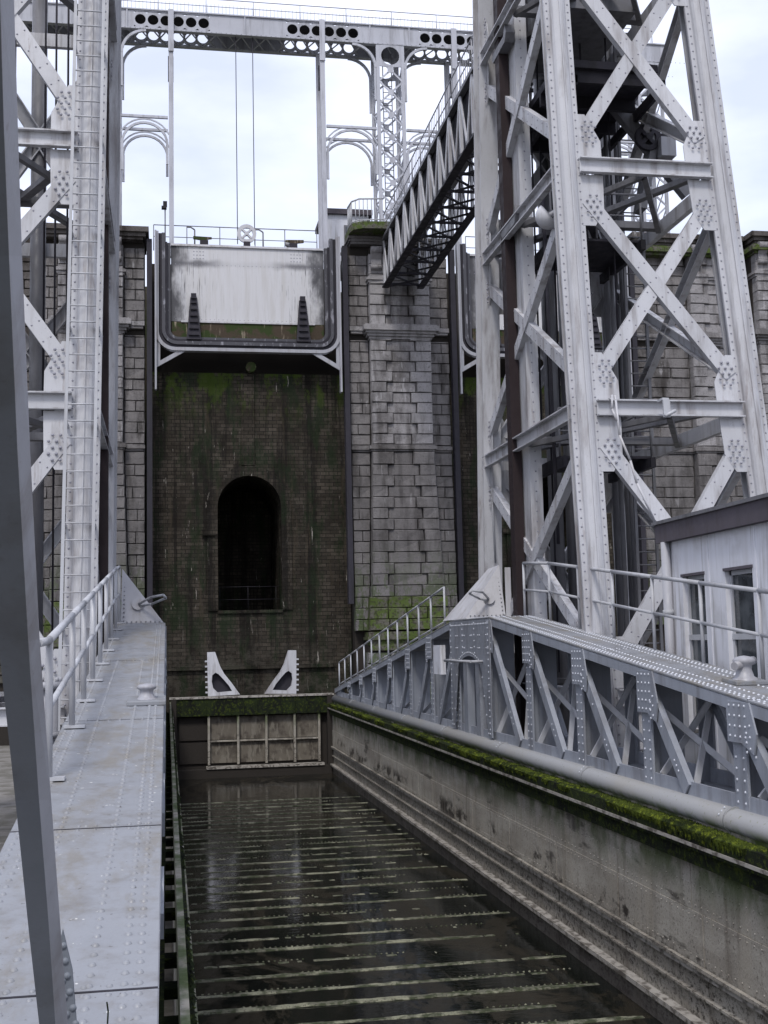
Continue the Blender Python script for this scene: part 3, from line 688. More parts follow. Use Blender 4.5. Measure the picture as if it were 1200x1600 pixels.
# side walls of the trough
for s, X in ((1, 5.92), (-1, .18)):
    def bx(a, b, z0, z1, name, mat, par, y0=TY0, y1=TY1):
        a, b = X+s*a, X+s*b; return MB().box(min(a, b), max(a, b), y0, y1, z0, z1).build(name, mat, par)
    wl = bx(.07, .12, -.15, 2.75, 'trough_wall', 'plate', TR)
    npan = 16; pw = (TY1-TY0)/npan
    for i in range(npan):
        a, b = TY0+i*pw+.012, TY0+(i+1)*pw-.012
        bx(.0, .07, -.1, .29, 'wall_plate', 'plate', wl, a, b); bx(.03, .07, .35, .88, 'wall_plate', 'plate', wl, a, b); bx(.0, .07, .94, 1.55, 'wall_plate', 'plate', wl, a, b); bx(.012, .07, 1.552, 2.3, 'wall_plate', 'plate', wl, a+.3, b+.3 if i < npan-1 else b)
    bx(-.1, .06, .29, .35, 'rubbing_ledge', 'ledge', wl); bx(-.05, .06, .88, .94, 'rubbing_ledge', 'ledge', wl); bx(-.03, .06, .62, .65, 'rubbing_ledge', 'plate', wl); bx(-.07, -.02, .94, .98, 'rubbing_ledge', 'plate', wl)
    r = MB()
    for z in (.2, .5, .8, 1.05, 1.5, 1.62, 1.85, 2.02):
        r.rivets((X+s*(.0 if z < .3 else .03 if z < .9 else 0 if z < 1.55 else .012), TY0+.2, z), (X+s*(.0 if z < .3 else .03 if z < .9 else 0 if z < 1.55 else .012), 34, z), .16, (-s, 0, 0), .013, 5)
    r.build('rivets', 'plate', wl, True)
    if s > 0:
        bx(-.15, .22, 2.3, 2.52, 'fender_timber', 'mossdark', wl); bx(-.09, .22, 2.12, 2.29, 'fender_timber', 'mossdark', wl)
        MB().box(X-.165, X-.152, TY0, TY1, 2.34, 2.38).build('fender_strap', 'ledge', wl)
        t_ = MB().sweep([(.15*math.cos(math.pi*i/12), .13*math.sin(math.pi*i/12)) for i in range(24)], (X+.14, TY0, 2.68), (X+.14, TY1, 2.68)); t_.s = [True]*len(t_.s)
        tb = t_.build('rounded_coping', 'tube', wl)
        cr = MB()
        for k in range(9):
            yy = 8+k*4.6; cr.tube((X+.14, yy-.015, 2.68), (X+.14, yy+.015, 2.68), .152, 16)
        cr.build('coping_joints', 'tube', wl, True)
        rv = MB()
        for k in range(9):
            for a in range(3):
                yy = 8+k*4.6+.12; rv.dome((X+.0+a*.035, yy, 2.74+a*.035), (-1, 0, .6), .014, 5)
        rv.build('coping_rivets', 'rivet', wl, True)
    else:
        ra = MB().box(.10, .16, TY0, TY1, 2.30, 2.42).build('fender_timber', 'mossdark', wl)
        MB().box(-.08, -.03, TY0, TY1, 2.30, 2.40).build('fender_timber', 'mossdark', wl)
        for k in range(52): yy = TY0+.3+k*.81; MB().box(-.03, .10, yy, yy+.2, 2.31, 2.38).build('fender_rung', 'mossdark', wl)
        MB().box(.16, .18, TY0, TY1, 2.1, 2.36).build('fender_strap', 'plate', wl)
        MB().box(-.3, -.06, TY0, TY1, 1.0, 1.1).build('outer_shelf', 'mossdark', wl)
# moss growing along the right fender and tube
def moss_strip(x, z, wdt, y0, y1, n, name='moss_growth', label=None, seed=1, hgt=.035, mat='moss'):
    m = MB(); r = random.Random(seed)
    for i in range(n):
        y = y0+(y1-y0)*(r.random()**1.7); dx = r.uniform(0, wdt)
        if mn.noise(V((y*.6, x+dx*6, 2.2))) < -.12+.35*mn.noise(V((y*2.3, 7.1, dx*9))) : continue
        sz = r.uniform(.012, .034)*(.7+.6*min(1, y/20)); a = r.uniform(0, 6.28); hh = r.uniform(.2, 1)*hgt*(1.0+1.3*max(0, mn.noise(V((y*1.1, 3.3, 0)))))
        c = V((x+dx, y, z)); p = [c+V((math.cos(a+k*2.1)*sz, math.sin(a+k*2.1)*sz*1.6, 0)) for k in range(3)]; tt = c+V((r.uniform(-.01, .01), r.uniform(-.01, .01), hh))
        m.add(p+[tt], [(0, 1, 3), (1, 2, 3), (2, 0, 3)])
    return m.build(name, mat, None, True)
def mtag(o, l): o['label'] = l; o['category'] = 'moss'; return o
mtag(moss_strip(5.775, 2.515, .2, 6, 45, 34000, seed=2), 'bright green moss along the fender timber under the right truss')
mtag(moss_strip(5.755, 2.515, .03, 6, 45, 9000, seed=3, hgt=-.09), 'moss hanging over the edge of the right fender timber')
mtag(moss_strip(.10, 2.415, .06, 4, 44, 4000, seed=5, mat='mossdark'), 'dark green moss on the fender of the left walkway')

# side trusses
def side_truss(s):
    XI = 6.11 if s > 0 else -.09; XO = XI+s*.84       # inner and outer planes
    xi = lambda d: XI+s*d
    n = V((-s, 0, 0))
    b = MB(); b.box(min(xi(0), xi(.9)), max(xi(0), xi(.9)), TY0, TY1, 2.74, 2.80); b.box(min(xi(0), xi(.03)), max(xi(0), xi(.03)), TY0, TY1, 2.80, 2.96); b.box(min(xi(.82), xi(.85)), max(xi(.82), xi(.85)), TY0, TY1, 2.80, 2.98)
    T = b.build('side_truss', 'truss', TR)
    # top chord: plates laid on the slope
    kn = [TY0, 5.4, 8.1, 12.2, 17.0, TYC-1.5, TYC+1.5, 31.2, 38.2, TY1]
    a0, a1 = sorted((XI-s*.05, XO+s*.05)); big = MB(); per = []
    for y0, y1 in zip(kn, kn[1:]):
        m = MB(); p, q = V(((a0+a1)/2, y0+.006, zch(y0))), V(((a0+a1)/2, y1-.006, zch(y1)))
        m.beam(p, q, a1-a0, .03); bevel(m.build('chord_plate', 'chord', T), .006, 1)
        m = MB()
        for e in (a0+.02, a1-.02): m.beam(V((e, y0, zch(y0)-.085)), V((e, y1, zch(y1)-.085)), .03, .13)
        m.beam(V((a0+.1, y0, zch(y0)-.035)), V((a0+.1, y1, zch(y1)-.035)), .16, .03); m.beam(V((a1-.1, y0, zch(y0)-.035)), V((a1-.1, y1, zch(y1)-.035)), .16, .03)
        m.build('chord_angle', 'truss', T)
        MB().beam(V(((a0+a1)/2, y1-.011, zch(y1)+.0135)), V(((a0+a1)/2, y1+.011, zch(y1)+.0135)), a1-a0-.01, .007).build('joint_seal', 'dark', T)
        rr = MB(); near = y0 < 16
        sl = (zch(y1)-zch(y0))/(y1-y0); up = V((0, -sl, 1))
        for u in (.05, .11, .27, .6, .74, .80) if s > 0 else (.05, .12, .3, .62, .76, .82):
            xx = a0+u*(a1-a0)/.9
            if s < 0 and .2 < u < .7 and y0 > 16: continue
            pit = .11 if s > 0 else .12
            rr.rivets((xx, y0+.06, zch(y0)+.015+sl*.06), (xx, y1-.06, zch(y1)+.015-sl*.06), pit, up, .017 if s > 0 else .019, 8 if near else 5)
        for yy in (y0+.05, y1-.05):
            zz = zch(y0)+sl*(yy-y0)+.015; rr.rivets((a0+.1, yy, zz), (a1-.1, yy, zz), .1, up, .015, 5)
        rr.build('chord_rivets', 'chord' if s < 0 else 'rivet', T, True)
    # nodes
    nodes = [TYC+1.3+2.6*k for k in range(8)]+[TYC-1.3-2.6*k for k in range(8)]
    for y in nodes:
        zt = zch(y)-.03; far = 1 if y > TYC else -1; h = zt-2.97
        if h < .12: continue
        for X_, o in ((XI, 0), (XO, 1)):
            nn = n if not o else -n; sx = X_
            f = sx+ (0 if 1 else 0)
            m = MB(); m.box(sx-.015, sx+.015, y-.15, y+.15, 2.80, zt-.1); m.box(min(sx, sx+s*(.14 if not o else -.14)), max(sx, sx+s*(.14 if not o else -.14)), y-.012, y+.012, 2.80, zt-.1)
            m.build('post', 'truss', T)
            yb_ = y+far*.92*h
            # flat diagonal bar sloping from the post head down and away from the middle
            pz = V((sx-s*(.03 if not o else -.03), y+far*.1, zt-.25)); qz = V((sx-s*(.03 if not o else -.03), yb_, 2.86))
            if h > .35:
                d = MB().chan(pz, qz, .2, .08, .02, nn); d.build('diagonal', 'truss', T)
                g = MB(); hh = min(.55, h*.45)
                pts = [(y-far*.17, zt-.02), (y+far*.36, zt-.02), (y+far*.5, zt-hh*.75), (y+far*.42, zt-hh-.1), (y+far*.16, zt-hh), (y-far*.17, zt-hh)]
                x_g = sx-s*(.045 if not o else -.045)
                g.prism([(x_g, a, c) for a, c in pts], (-.02*s if not o else .02*s, 0, 0)); g.build('gusset_plate', 'truss', T)
        # diaphragm plate between planes
        if h > .3:
            x0, x1 = sorted((xi(.14), xi(.5))); MB().box(x0, x1, y+.02, y+.035, 2.82, zt-.1).build('diaphragm_plate', 'truss', T)
            m = MB(); yb_ = y+far*.92*h
            m.beam((xi(.1), y+far*.25, zt-.4*h), (xi(.75), yb_, 2.92), .08, .03, (0, 1, 0)); m.beam((xi(.75), y+far*.25, zt-.4*h), (xi(.1), yb_, 2.92), .08, .03, (0, 1, 0)); m.beam((xi(.75), y+far*.3, zt-.3*h), (xi(.05), y+far*.3, 2.95), .08, .04, (0, 1, 0))
            m.build('cross_brace', 'rail', T)
    rv = MB()
    for y in nodes:
        zt = zch(y)-.03; h = zt-2.97; far = 1 if y > TYC else -1
        if h < .3 : continue
        if s < 0: continue
        hh = min(.55, h*.45); x_g = XI-s*.066; sg = 8 if y < 20 else 5; r_ = .017
        for a in (-.1, .02, .14, .26):
            for c in (.06, .17, .28, .39, .5):
                if c < hh-.02: rv.dome((x_g, y+far*a, zt-c), n, r_, sg)
        for k in range(3): rv.dome((x_g, y+far*.36, zt-hh*.75+.08-k*.12), n, r_, sg); rv.dome((x_g, y+far*.28, zt-hh*.75+.0-k*.1), n, r_, sg)
        z = 2.88
        while z < zt-hh-.05:
            for a in (-.09, .09): rv.dome((XI-s*.016, y+a, z), n, r_, sg)
            z += .12
        k = 0; L_ = h*1.3
        pz = V((XI-s*.032, y+far*.1, zt-.25)); qz = V((XI-s*.032, y+far*.92*h, 2.86))
        for t_ in (.42, .75, .8, .85): rv.dome(pz.lerp(qz, t_)+V((0, .04, .03)), n, r_, sg)
        # inside of the outer plane
        for a in (-.1, .02, .14, .26):
            for c in (.08, .22, .36): rv.dome((XO-s*.01-s*.0, y+far*a, zt-c), n, r_, 5)
    if s > 0: rv.build('gusset_rivets', 'rivet', T, True)
    # middle panel: arched web above the guide
    if s > 0:
        m = MB(); y0, y1 = TYC-1.45, TYC+1.45; N_ = 12; zt = 5.09
        pts = [(y0-.2, zt), (y1+.2, zt), (y1+.2, 3.1), (y1-.12, 3.1), (y1-.3, 4.1)]+[(TYC+.75*math.cos(math.pi*i/8), 4.2+.3*math.sin(math.pi*i/8)) for i in range(9)]+[(y0+.3, 4.1), (y0+.12, 3.1), (y0-.2, 3.1)]
        # split into convex strips along y
        def low(y):
            a = abs(y-TYC)
            if a > 1.42: return 2.85
            if a > .95: return 2.85+(1.42-a)/.47*1.35
            return 4.2+.18*math.cos(a/.95*math.pi/2)
        yy = [y0-.2+(y1-y0+.4)*i/30 for i in range(31)]
        for a, c in zip(yy, yy[1:]): m.prism([(XI-.09, a, low(a)), (XI-.09, c, low(c)), (XI-.09, c, zt), (XI-.09, a, zt)], (.02, 0, 0))
        m.build('arched_web', 'truss', T)
        r = MB()
        for i in range(26):
            a = y0-.1+(y1-y0+.2)*i/25
            for z in ([zt-.08, low(a)+.07]+([zt-.3, zt-.55] if i % 5 in (0, 1) else [])): r.dome((XI-.092, a, z), n, .02, 6)
        for a in (y0-.1, y1+.1, TYC-.5, TYC+.5):
            z = 3.0
            while z < zt: (r.dome((XI-.092, a, z), n, .02, 6) if z > low(a) else None); z += .12
        r.build('web_rivets', 'rivet', T, True)
        for a in (TYC-.5, TYC+.5): MB().box(XI-.05, XI+.1, a-.16, a+.16, 2.8, 4.3).build('post', 'truss', T)
        MB().tube((XI-.32, TYC-1.1, 4.28), (XI-.32, TYC+1.2, 4.28), .028).tube((XI-.32, TYC-1.1, 4.28), (XI-.05, TYC-1.1, 4.28), .028).tube((XI-.32, TYC+1.2, 4.28), (XI-.05, TYC+1.2, 4.28), .028).build('grab_rail', 'rail', T)
        bx_ = MB().box(XI-.12, XI+.0, 26.7, 27.4, 3.95, 4.6).build('junction_box', 'render', T)
    # pyramid shaped guide housing standing on the crown of the chord
    ya, yb = TYC+.35, TYC+2.5; zb = 5.14; xo = XI+s*.82; xi2 = XI-s*.04
    apex = V((xo-s*.02, ya+.35, zb+1.13)); ap2 = V((xo-s*.02, yb-.9, zb+1.1))
    vs = [V((xi2, ya, zb)), V((xo, ya, zb)), V((xo, yb, zb)), V((xi2, yb, zb)), apex, ap2]
    pm = MB().add(vs, [(0, 1, 4), (1, 2, 5, 4), (2, 3, 5), (3, 0, 4, 5), (0, 3, 2, 1)] if s > 0 else [(0, 4, 1), (1, 4, 5, 2), (2, 5, 3), (3, 5, 4, 0), (0, 1, 2, 3)])
    ph = pm.build('guide_housing', 'white', T)
    nrm = (V(vs[1])-vs[0]).cross(apex-vs[0]).normalized(); nrm = nrm if nrm.y < 0 else -nrm
    r = MB(); r.rivets(vs[0]+V((s*.1, 0, .06)), vs[1]+V((-s*.03, 0, .06)), .085, nrm, .017, 6); r.rivets(vs[1]+V((-s*.06, .0, .08)), apex+V((-s*.05, -.02, -.12)), .085, nrm, .017, 6)
    r.build('housing_rivets', 'chord', ph, True)
    st = MB(); st.box(min(xo, xo+s*.14), max(xo, xo+s*.14), ya-.03, ya-.01, zb-.3, zb+1.05); st.box(min(xo+s*.12, xo+s*.14), max(xo+s*.12, xo+s*.14), ya-.03, ya+.3, zb-.3, zb+1.05); st.build('housing_flange', 'white', ph)
    hd = MB(); c = vs[0].lerp(vs[1], .42).lerp(apex, .35)+nrm*.02
    hd.path([c, c+V((-s*.25, -.5, .12)), c+V((-s*.5, -.6, .16)), c+V((-s*.55, -.55, .1)), c+V((-s*.28, -.3, .0)), c+V((0, 0, -.04))], .024, 8); hd.build('handle', 'rail', ph)
    MB().tube(c-nrm*.0, c+nrm*.04, .12, 14).build('handle_base', 'white', ph)
    # railings
    xr = XO+s*.02 if s > 0 else XO+.03
    if s > 0:
        ps = [TYC-.9-1.62*k for k in range(13)]; ps = [p for p in ps if p > 4.5]
        railing('railing', T, [V((xr, p, zch(p)+.015)) for p in ps], None, 1.06, .03, 'rail', (.5,))
        ps = [TYC+2.6+1.45*k for k in range(13)]
        railing('railing', T, [V((XI+.03, p, zch(p)+.015)) for p in ps], None, .88, .026, 'rail', (.12,))
    else:
        ps = [TYC-1.2-1.6*k for k in range(9)]; ps = [p for p in ps if p > 10.5]+[9.55]
        o = railing('railing', T, [V((xr+.02, p, zch(p)+.015)) for p in ps], None, 1.05, .032, 'rail', (.52,))
        for p in ps: MB().box(xr-.05, xr+.14, p-.06, p+.06, zch(p)+.02, zch(p)+.045).build('post_foot', 'rail', o)
        p = V((xr+.02, 9.55, zch(9.55)+1.06)); MB().path([p, p+V((-.05, -.3, -.02)), p+V((-.4, -.5, -.05)), p+V((-1.2, -.6, -.2))], .032).build('rail_end', 'rail', o)
        ps = [TYC+2.6+1.6*k for k in range(11)]
        railing('railing', T, [V((xr+.02, p, zch(p)+.015)) for p in ps], None, 1.05, .032, 'rail', (.52,))
    return T
side_truss(1); side_truss(-1)

def bollard(x, y, s, label):
    z = zch(y)+.015
    t = thing('bollard', label, 'bollard', (x, y, z), 'bollards on the trough chords')
    m = MB(); sl = .1085
    m.prism([(x-.2, y-.2, z-.02), (x+.2, y-.2, z-.02), (x+.2, y+.2, z-.02+.04), (x-.2, y+.2, z-.02+.04)], (0, 0, .05)); bevel(m.build('base_plate', 'chord', t), .01)
    m = MB()
    k = 1 if s else .62
    m.lathe((x, y, z), (0, 0, 1), [(h*k+.02, q*(.8 if not s else 1)) for h, q in ((0, .16), (.03, .15), (.06, .11), (.14, .085), (.19, .09), (.215, .125), (.25, .13), (.28, .10), (.295, .04), (.3, 0))], 20)
    m.build('post', 'steel', t)
    if s:
        m = MB(); m.tube((x-.17, y-.1, z+.2), (x+.17, y+.1, z+.26), .05, 10); m.build('horn', 'steel', t)
    return t
bollard(-.22, 13.2, 0, 'squat steel bollard on the left riveted walkway')
bollard(6.62, 13.35, 1, 'steel mooring bollard with horns on the right truss near the white cabin')

# gate closing the far end of the trough
t = thing('trough_gate', 'dark mossy steel gate with ribbed panels closing the far end of the trough', 'gate', (XC, 45.1, 0))
MB().box(.15, 5.95, 45.05, 45.3, 0, 2.85).build('back_plate', 'mortar', t)
MB().box(.05, 6.0, 44.75, 45.1, 2.2, 2.82).build('top_beam', 'mossdark', t)
MB().box(.05, 6.0, 44.7, 45.3, 2.82, 2.88).build('top_edge', 'ledge', t)
for i in range(12):
    MB().box(.4+i*.46, .44+i*.46, 44.72, 44.75, 2.25, 2.82).build('stiffener', 'mossdark', t)
xs = [1.45, 2.5, 3.52, 4.55, 5.45]
for a, b in zip([.35]+xs[:-1], xs):
    for z0, z1 in ((.5, 1.25), (1.33, 2.15)): MB().box(a+.05, b-.05, 44.98, 45.04, z0, z1).build('panel', 'mortar' if a < .5 else 'gatepanel', t)
for x in xs: MB().box(x-.04, x+.04, 44.8, 45.04, .45, 2.2).build('rib', 'plate', t)
MB().box(1.45, 5.45, 44.86, 45.03, 1.26, 1.31).build('cross_rail', 'plate', t)
MB().box(1.35, 5.6, 44.6, 45.04, .32, .4).build('sill', 'ledge', t)
MB().box(.15, 5.9, 44.65, 45.1, -.1, .3).build('sill_beam', 'mortar', t)
for x in (.1, 5.75): MB().box(x, x+.2, 44.7, 45.2, 0, 2.83).build('gate_post', 'mortar', t)
def horn(s):
    cx = XC
    t = thing('guide_horn', 'white curved steel guide bracket on the far gate, %s one' % ('left' if s < 0 else 'right'), 'bracket', (XC+s*1.6, 45.2, 2.88), 'guide brackets on the far gate')
    f = lambda x, y: (lambda p: V((XC+s*abs(p.x-XC), 45.1, p.z)))(at(x, y, Y=45.1))
    m = MB()
    outer = [(414, 1084), (463, 1084), (463, 1060), (463, 1036), (463, 1016), (451, 1016), (444, 1038), (438, 1050), (426, 1066)]
    inner = [(426, 1078), (448, 1079), (455, 1072), (457, 1062), (456, 1052), (451, 1048), (446, 1051), (439, 1059), (431, 1069)]
    m.ring([f(*p) for p in outer], [f(*p) for p in inner], (0, .3, 0)); b = m.build('bracket', 'tower', t); MB().prism([f(*p)+V((0, .2, 0)) for p in inner], (0, .03, 0)).build('web', 'dark', b)
    m = MB()
    for z in range(7):
        p = f(463, 1030+z*8); m.box(min(p.x, p.x+s*.09), max(p.x, p.x+s*.09), 45.12, 45.2, p.z-.03, p.z+.03)
    m.build('teeth', 'rail', b)
horn(-1); horn(1)

# ================================================================ GUIDE TOWERS
LV = (3.7, 8.6, 13.02, 17.4)
def tower(s, XI, label, dx=0.0):
    XO = XI+s*3.15
    T = thing('guide_tower', label, 'tower', ((XI+XO)/2, 23.2, -1.1), 'riveted guide towers')
    yf = lambda z: 19.35+.062*(z-4); yb = lambda z: 26.5-.11*(z-4)
    xd = lambda z: dx*(z-5)
    def pt(X, Y, z): return V((X+xd(z)-(s*.045*(z-7) if abs(X-XO) < .01 else 0), Y(z), z))
    top = 22.0
    leg = []
    # built up column section: round core between riveted flanges
    hw = .25
    sec = [(-hw, -.02), (hw, -.02), (hw, .03), (.16, .03)]+[(.15*math.cos(math.pi*i/8), .03+.13*math.sin(math.pi*i/8)) for i in range(9)]+[(-.16, .03), (-hw, .03)]
    sec = sec[::-1] if False else sec
    for X in (XI, XO):
        for Y, o in ((yf, -1), (yb, 1)):
            a, b = pt(X, Y, -1.1), pt(X, Y, top); m = MB()
            m.sweep(sec, a, b, (0, o, 0)); m.sweep([(-.03, -.3), (.03, -.3), (.03, -.02), (-.03, -.02)], a, b, (0, o, 0))
            m.sweep([(-.2, -.32), (.2, -.32), (.2, -.28), (-.2, -.28)], a, b, (0, o, 0))
            if o < 0: m.sweep([(-.012, .16), (.012, .16), (.012, .185), (-.012, .185)], a, b, (0, o, 0))
            m.s = [i % 1 == 0 and 0 for i in m.s]
            L_ = m.build('leg', 'tower', T); leg.append(L_)
            r = MB()
            for u in (-.2, .2):
                r.rivets(a+V((u, o*.03, 0)), b+V((u, o*.03, 0)), .15, (0, o, 0), .02, 5)
            if o < 0 or X == XI:
                for v in (.08, ): r.rivets(a+V((-s*.03*0-s*.035, -o*.14, 0)), b+V((-s*.035, -o*.14, 0)), .15, (-s, 0, 0), .02, 5)
            r.build('leg_rivets', 'rivetd', L_, True)
    # faces: front, back, inner, outer
    faces = []
    for Y, o in ((yf, -1), (yb, 1)): faces.append((lambda z, Y=Y: pt(XI, Y, z), lambda z, Y=Y: pt(XO, Y, z), V((0, o, 0)), 'f' if o < 0 else 'b', .25))
    for X, o in ((XI, -s), (XO, s)): faces.append((lambda z, X=X: pt(X, yf, z), lambda z, X=X: pt(X, yb, z), V((o, 0, 0)), 'i' if o == -s else 'o', .1))
    for A, B, nn, kind, inset in faces:
        rv = MB(); e = (B(10)-A(10)).normalized()
        if kind in 'fb': A_ = lambda z: A(z)+e*.2; B_ = lambda z: B(z)-e*.2
        else: A_ = lambda z: A(z)+e*.1; B_ = lambda z: B(z)-e*.1
        wbr = .25 if kind in 'fb' else .24
        for z in LV:
            a, b = A_(z)+nn*.06, B_(z)+nn*.06
            m = MB().chan(a-nn*.0, b, .28, .12, .025, nn, False); m.build('horizontal_beam', 'tower', T)
            for base, sg in ((A_, 1), (B_, -1)):
                for zz0, zz1, tip in ((z-1.1, z-.15, -1), (z+.15, z+1.0, 1)):
                    c0 = base((zz0+zz1)/2); gw = .44 if kind == 'f' else .34
                    g = [(0, zz0), (0, zz1), (gw, zz1), (gw, (zz0+zz1)/2)] if tip > 0 else [(0, zz0), (0, zz1), (gw, zz1), (gw*.95, zz0+.3), (gw*.55, zz0)]
                    if tip > 0: g = [(0, zz0), (gw, zz0), (gw, zz1-.5), (gw*.4, zz1), (0, zz1)]
                    pts = [base(q)+e*sg*(p)+nn*.012 for p, q in g]
                    MB().prism([p for p in pts], nn*.022).build('gusset_plate', 'tower', T)
                    if kind in 'fi':
                        cz = zz0+.35 if tip < 0 else zz0+.5
                        for q in range(5):
                            for p in (.1, .22, .34) if q % 2 else (.16, .28):
                                rv.dome(base(cz+q*.1-.2)+e*sg*(p)+nn*.075, nn, .028, 6)
            
        for z0, z1 in zip(LV[:-1], LV[1:]):
            za, zb_ = z0+.62, z1-.62
            for P_, Q_, k in ((A_, B_, 0), (B_, A_, 1)):
                sg = 1 if P_ is A_ else -1
                a = P_(za)+e*sg*.12+nn*(.055 if k else .03); b = Q_(zb_)-e*sg*.12+nn*(.055 if k else .03)
                MB().chan(a, b, wbr, .14, .025, nn).build('diagonal_brace', 'tower', T)
                if kind in 'fi':
                    d = (b-a).normalized(); sd_ = d.cross(nn)
                    for u in (-.07, .07): rv.rivets(a+sd_*u+d*.5+nn*.0, b+sd_*u-d*.5, .32, nn, .018, 5)
        if rv.v: rv.build('brace_rivets', 'rivetd', T, True)
    # plan bracing at each level
    for z in LV:
        m = MB(); a, b, c, d = pt(XI, yf, z), pt(XO, yf, z), pt(XO, yb, z), pt(XI, yb, z)
        m.beam(a, c, .16, .1); m.beam(b+V((0, 0, .12)), d+V((0, 0, .12)), .16, .1); mid1, mid2 = (a+b)/2, (c+d)/2; m.beam(mid1+V((0, 0, -.1)), (a+d)/2+V((0, 0, -.1)), .1, .1); m.beam(mid1+V((0, 0, -.1)), (b+c)/2+V((0, 0, -.1)), .1, .1)
        m.beam((a+d)/2+V((0, 0, -.02)), (b+c)/2+V((0, 0, -.02)), .2, .14)
        m.build('plan_brace', 'bridge', T)  # darker tone carries the shade of undersides seen from below
    # guide rail facing the trough with its backing column
    xg = XI-s*.0
    m = MB(); m.box(min(xg-s*.22, xg-s*.02), max(xg-s*.22, xg-s*.02), 23.45, 23.75, .5, top); m.build('guide_rail', 'rust', T)
    m = MB(); m.box(min(xg, xg+s*.25), max(xg, xg+s*.25), 23.0, 23.12, .5, top); m.box(min(xg, xg+s*.12), max(xg, xg+s*.12), 23.12, 24.0, .5, top); m.box(min(xg, xg+s*.25), max(xg, xg+s*.25), 24.0, 24.1, .5, top)
    m.build('guide_column', 'tower', T)
    r = MB(); r.rivets((xg+s*.12, 23.0, 1), (xg+s*.12, 23.0, top), .2, (0, -1, 0), .02, 5); r.build('guide_rivets', 'rivetd', T, True)
    # press cylinder and pipes inside
    for k, (px_, py_, rr) in enumerate(((XI+s*1.3, 25.4, .16), (XI+s*1.7, 25.6, .11), (XI+s*2.1, 25.4, .15), (XI+s*2.55, 25.0, .09), (XI+s*.75, 24.9, .1))[:5 if s > 0 else 1]+(((XI+s*2.75, 24.6, .07), (XI+s*2.35, 24.2, .055), (XI+s*2.9, 25.2, .08)) if s > 0 else ())):
        MB().tube((px_, py_, -1), (px_, py_, top-1), rr, 12).build('standpipe', 'bridge', T)
    m = MB()
    for k, (a, b) in enumerate(((.6, 24), (.85, 24.2), (1.05, 24.1), (1.55, 23.4), (2.0, 23.1))): m.tube((XI+s*a, b, 4 if k % 2 else 9), (XI+s*a, b, top-2), .022, 5)
    m.build('control_rods', 'dark', T, True)
    # ladder on the outer back
    m = MB(); lx = XI+s*2.75; ly = 23.9
    for u in (-.22, .22): m.box(lx+u-.03, lx+u+.03, ly-.03, ly+.03, 3, top-3)
    l_ = m.build('inner_ladder', 'bridge', T)
    m = MB()
    for k in range(60): m.tube((lx-.2, ly, 3.2+k*.27), (lx+.2, ly, 3.2+k*.27), .016, 5)
    m.build('rungs', 'bridge', l_, True)
    if s > 0:
        # machinery floor near the top
        m = MB(); m.box(min(XI+s*.35, XO-s*.8), max(XI+s*.35, XO-s*.8), 21.3, 25.0, 15.6, 15.75); m.build('machinery_floor', 'dark', T)
        m = MB(); m.box(min(XI+s*.6, XO-s*.9), max(XI+s*.6, XO-s*.9), 22.0, 24.8, 17.2, 19.5); m.build('machine_house', 'bridge', T)
        m = MB()
        for k in range(4): m.box(min(XI+s*.35, XO-s*.8), max(XI+s*.35, XO-s*.8), 21.4+k*1.1, 21.5+k*1.1, 15.35, 15.6)
        for k in range(3): m.box(XI+s*(.7+k*.9)-.04, XI+s*(.7+k*.9)+.04, 21.4, 25.0, 15.3, 15.5)
        m.build('floor_joist', 'dark', T)
        # inspection platforms
        for z in (LV[1]-.35, LV[2]-.35):
            m = MB(); m.box(min(XI+s*.5, XI+s*2.4), max(XI+s*.5, XI+s*2.4), 22.6, 24.6, z-.05, z)
            m.box(min(XI+s*.5, XI+s*.6), max(XI+s*.5, XI+s*.6), 22.4, 24.8, z-.25, z-.05); m.box(min(XI+s*2.3, XI+s*2.4), max(XI+s*2.3, XI+s*2.4), 22.4, 24.8, z-.25, z-.05)
            pl = m.build('platform', 'dark', T)
            m = MB(); m.path([(XI+s*.5, 22.6, z+.95), (XI+s*2.4, 22.6, z+.95), (XI+s*2.4, 24.6, z+.95)], .022, 6); m.path([(XI+s*.5, 22.6, z+.5), (XI+s*2.4, 22.6, z+.5)], .018, 6)
            for a in (.5, 1.45, 2.4): m.tube((XI+s*a, 22.6, z), (XI+s*a, 22.6, z+.95), .022, 6)
            m.build('platform_rail', 'bridge', pl)
    # footings
    for X in (XI, XO):
        for Y in (yf, yb): MB().box(X-.5, X+.5, Y(-1.1)-.5, Y(-1.1)+.5, -1.2, -.7).build('foot_block', 'concrete', T)
    return T, pt, yf
TR_, ptR, yfR = tower(1, 7.08, 'big riveted steel guide tower right of the trough with crossed braces', -.008)
TL_, ptL, yfL = tower(-1, -1.33, 'riveted steel guide tower left of the trough with a long ladder', .012)

# caged ladder on the front leg of the left tower
t = thing('tower_ladder', 'tall thin ladder fixed on the front leg of the left tower', 'ladder', (-1.45, 18.9, 3.5))
lp = lambda z, u: ptL(-1.34, yfL, z)+V((u, -.38, 0))
for u in (-.25, .2):
    MB().beam(lp(2.2, u), lp(21.5, u), .05, .03, (0, -1, 0)).build('stringer', 'rail', t)
for k in range(70):
    z = 2.6+k*.268; m = MB().tube(lp(z, -.26), lp(z, .19), .013, 6)
    m.build('rung', 'rail', t)
for k in range(12):
    z = 3.4+k*1.6
    for u in (-.25, .2): MB().box(*(lambda p: (p.x-.02, p.x+.02, p.y, p.y+.36, p.z-.03, p.z+.03))(lp(z, u))).build('standoff', 'rail', t)

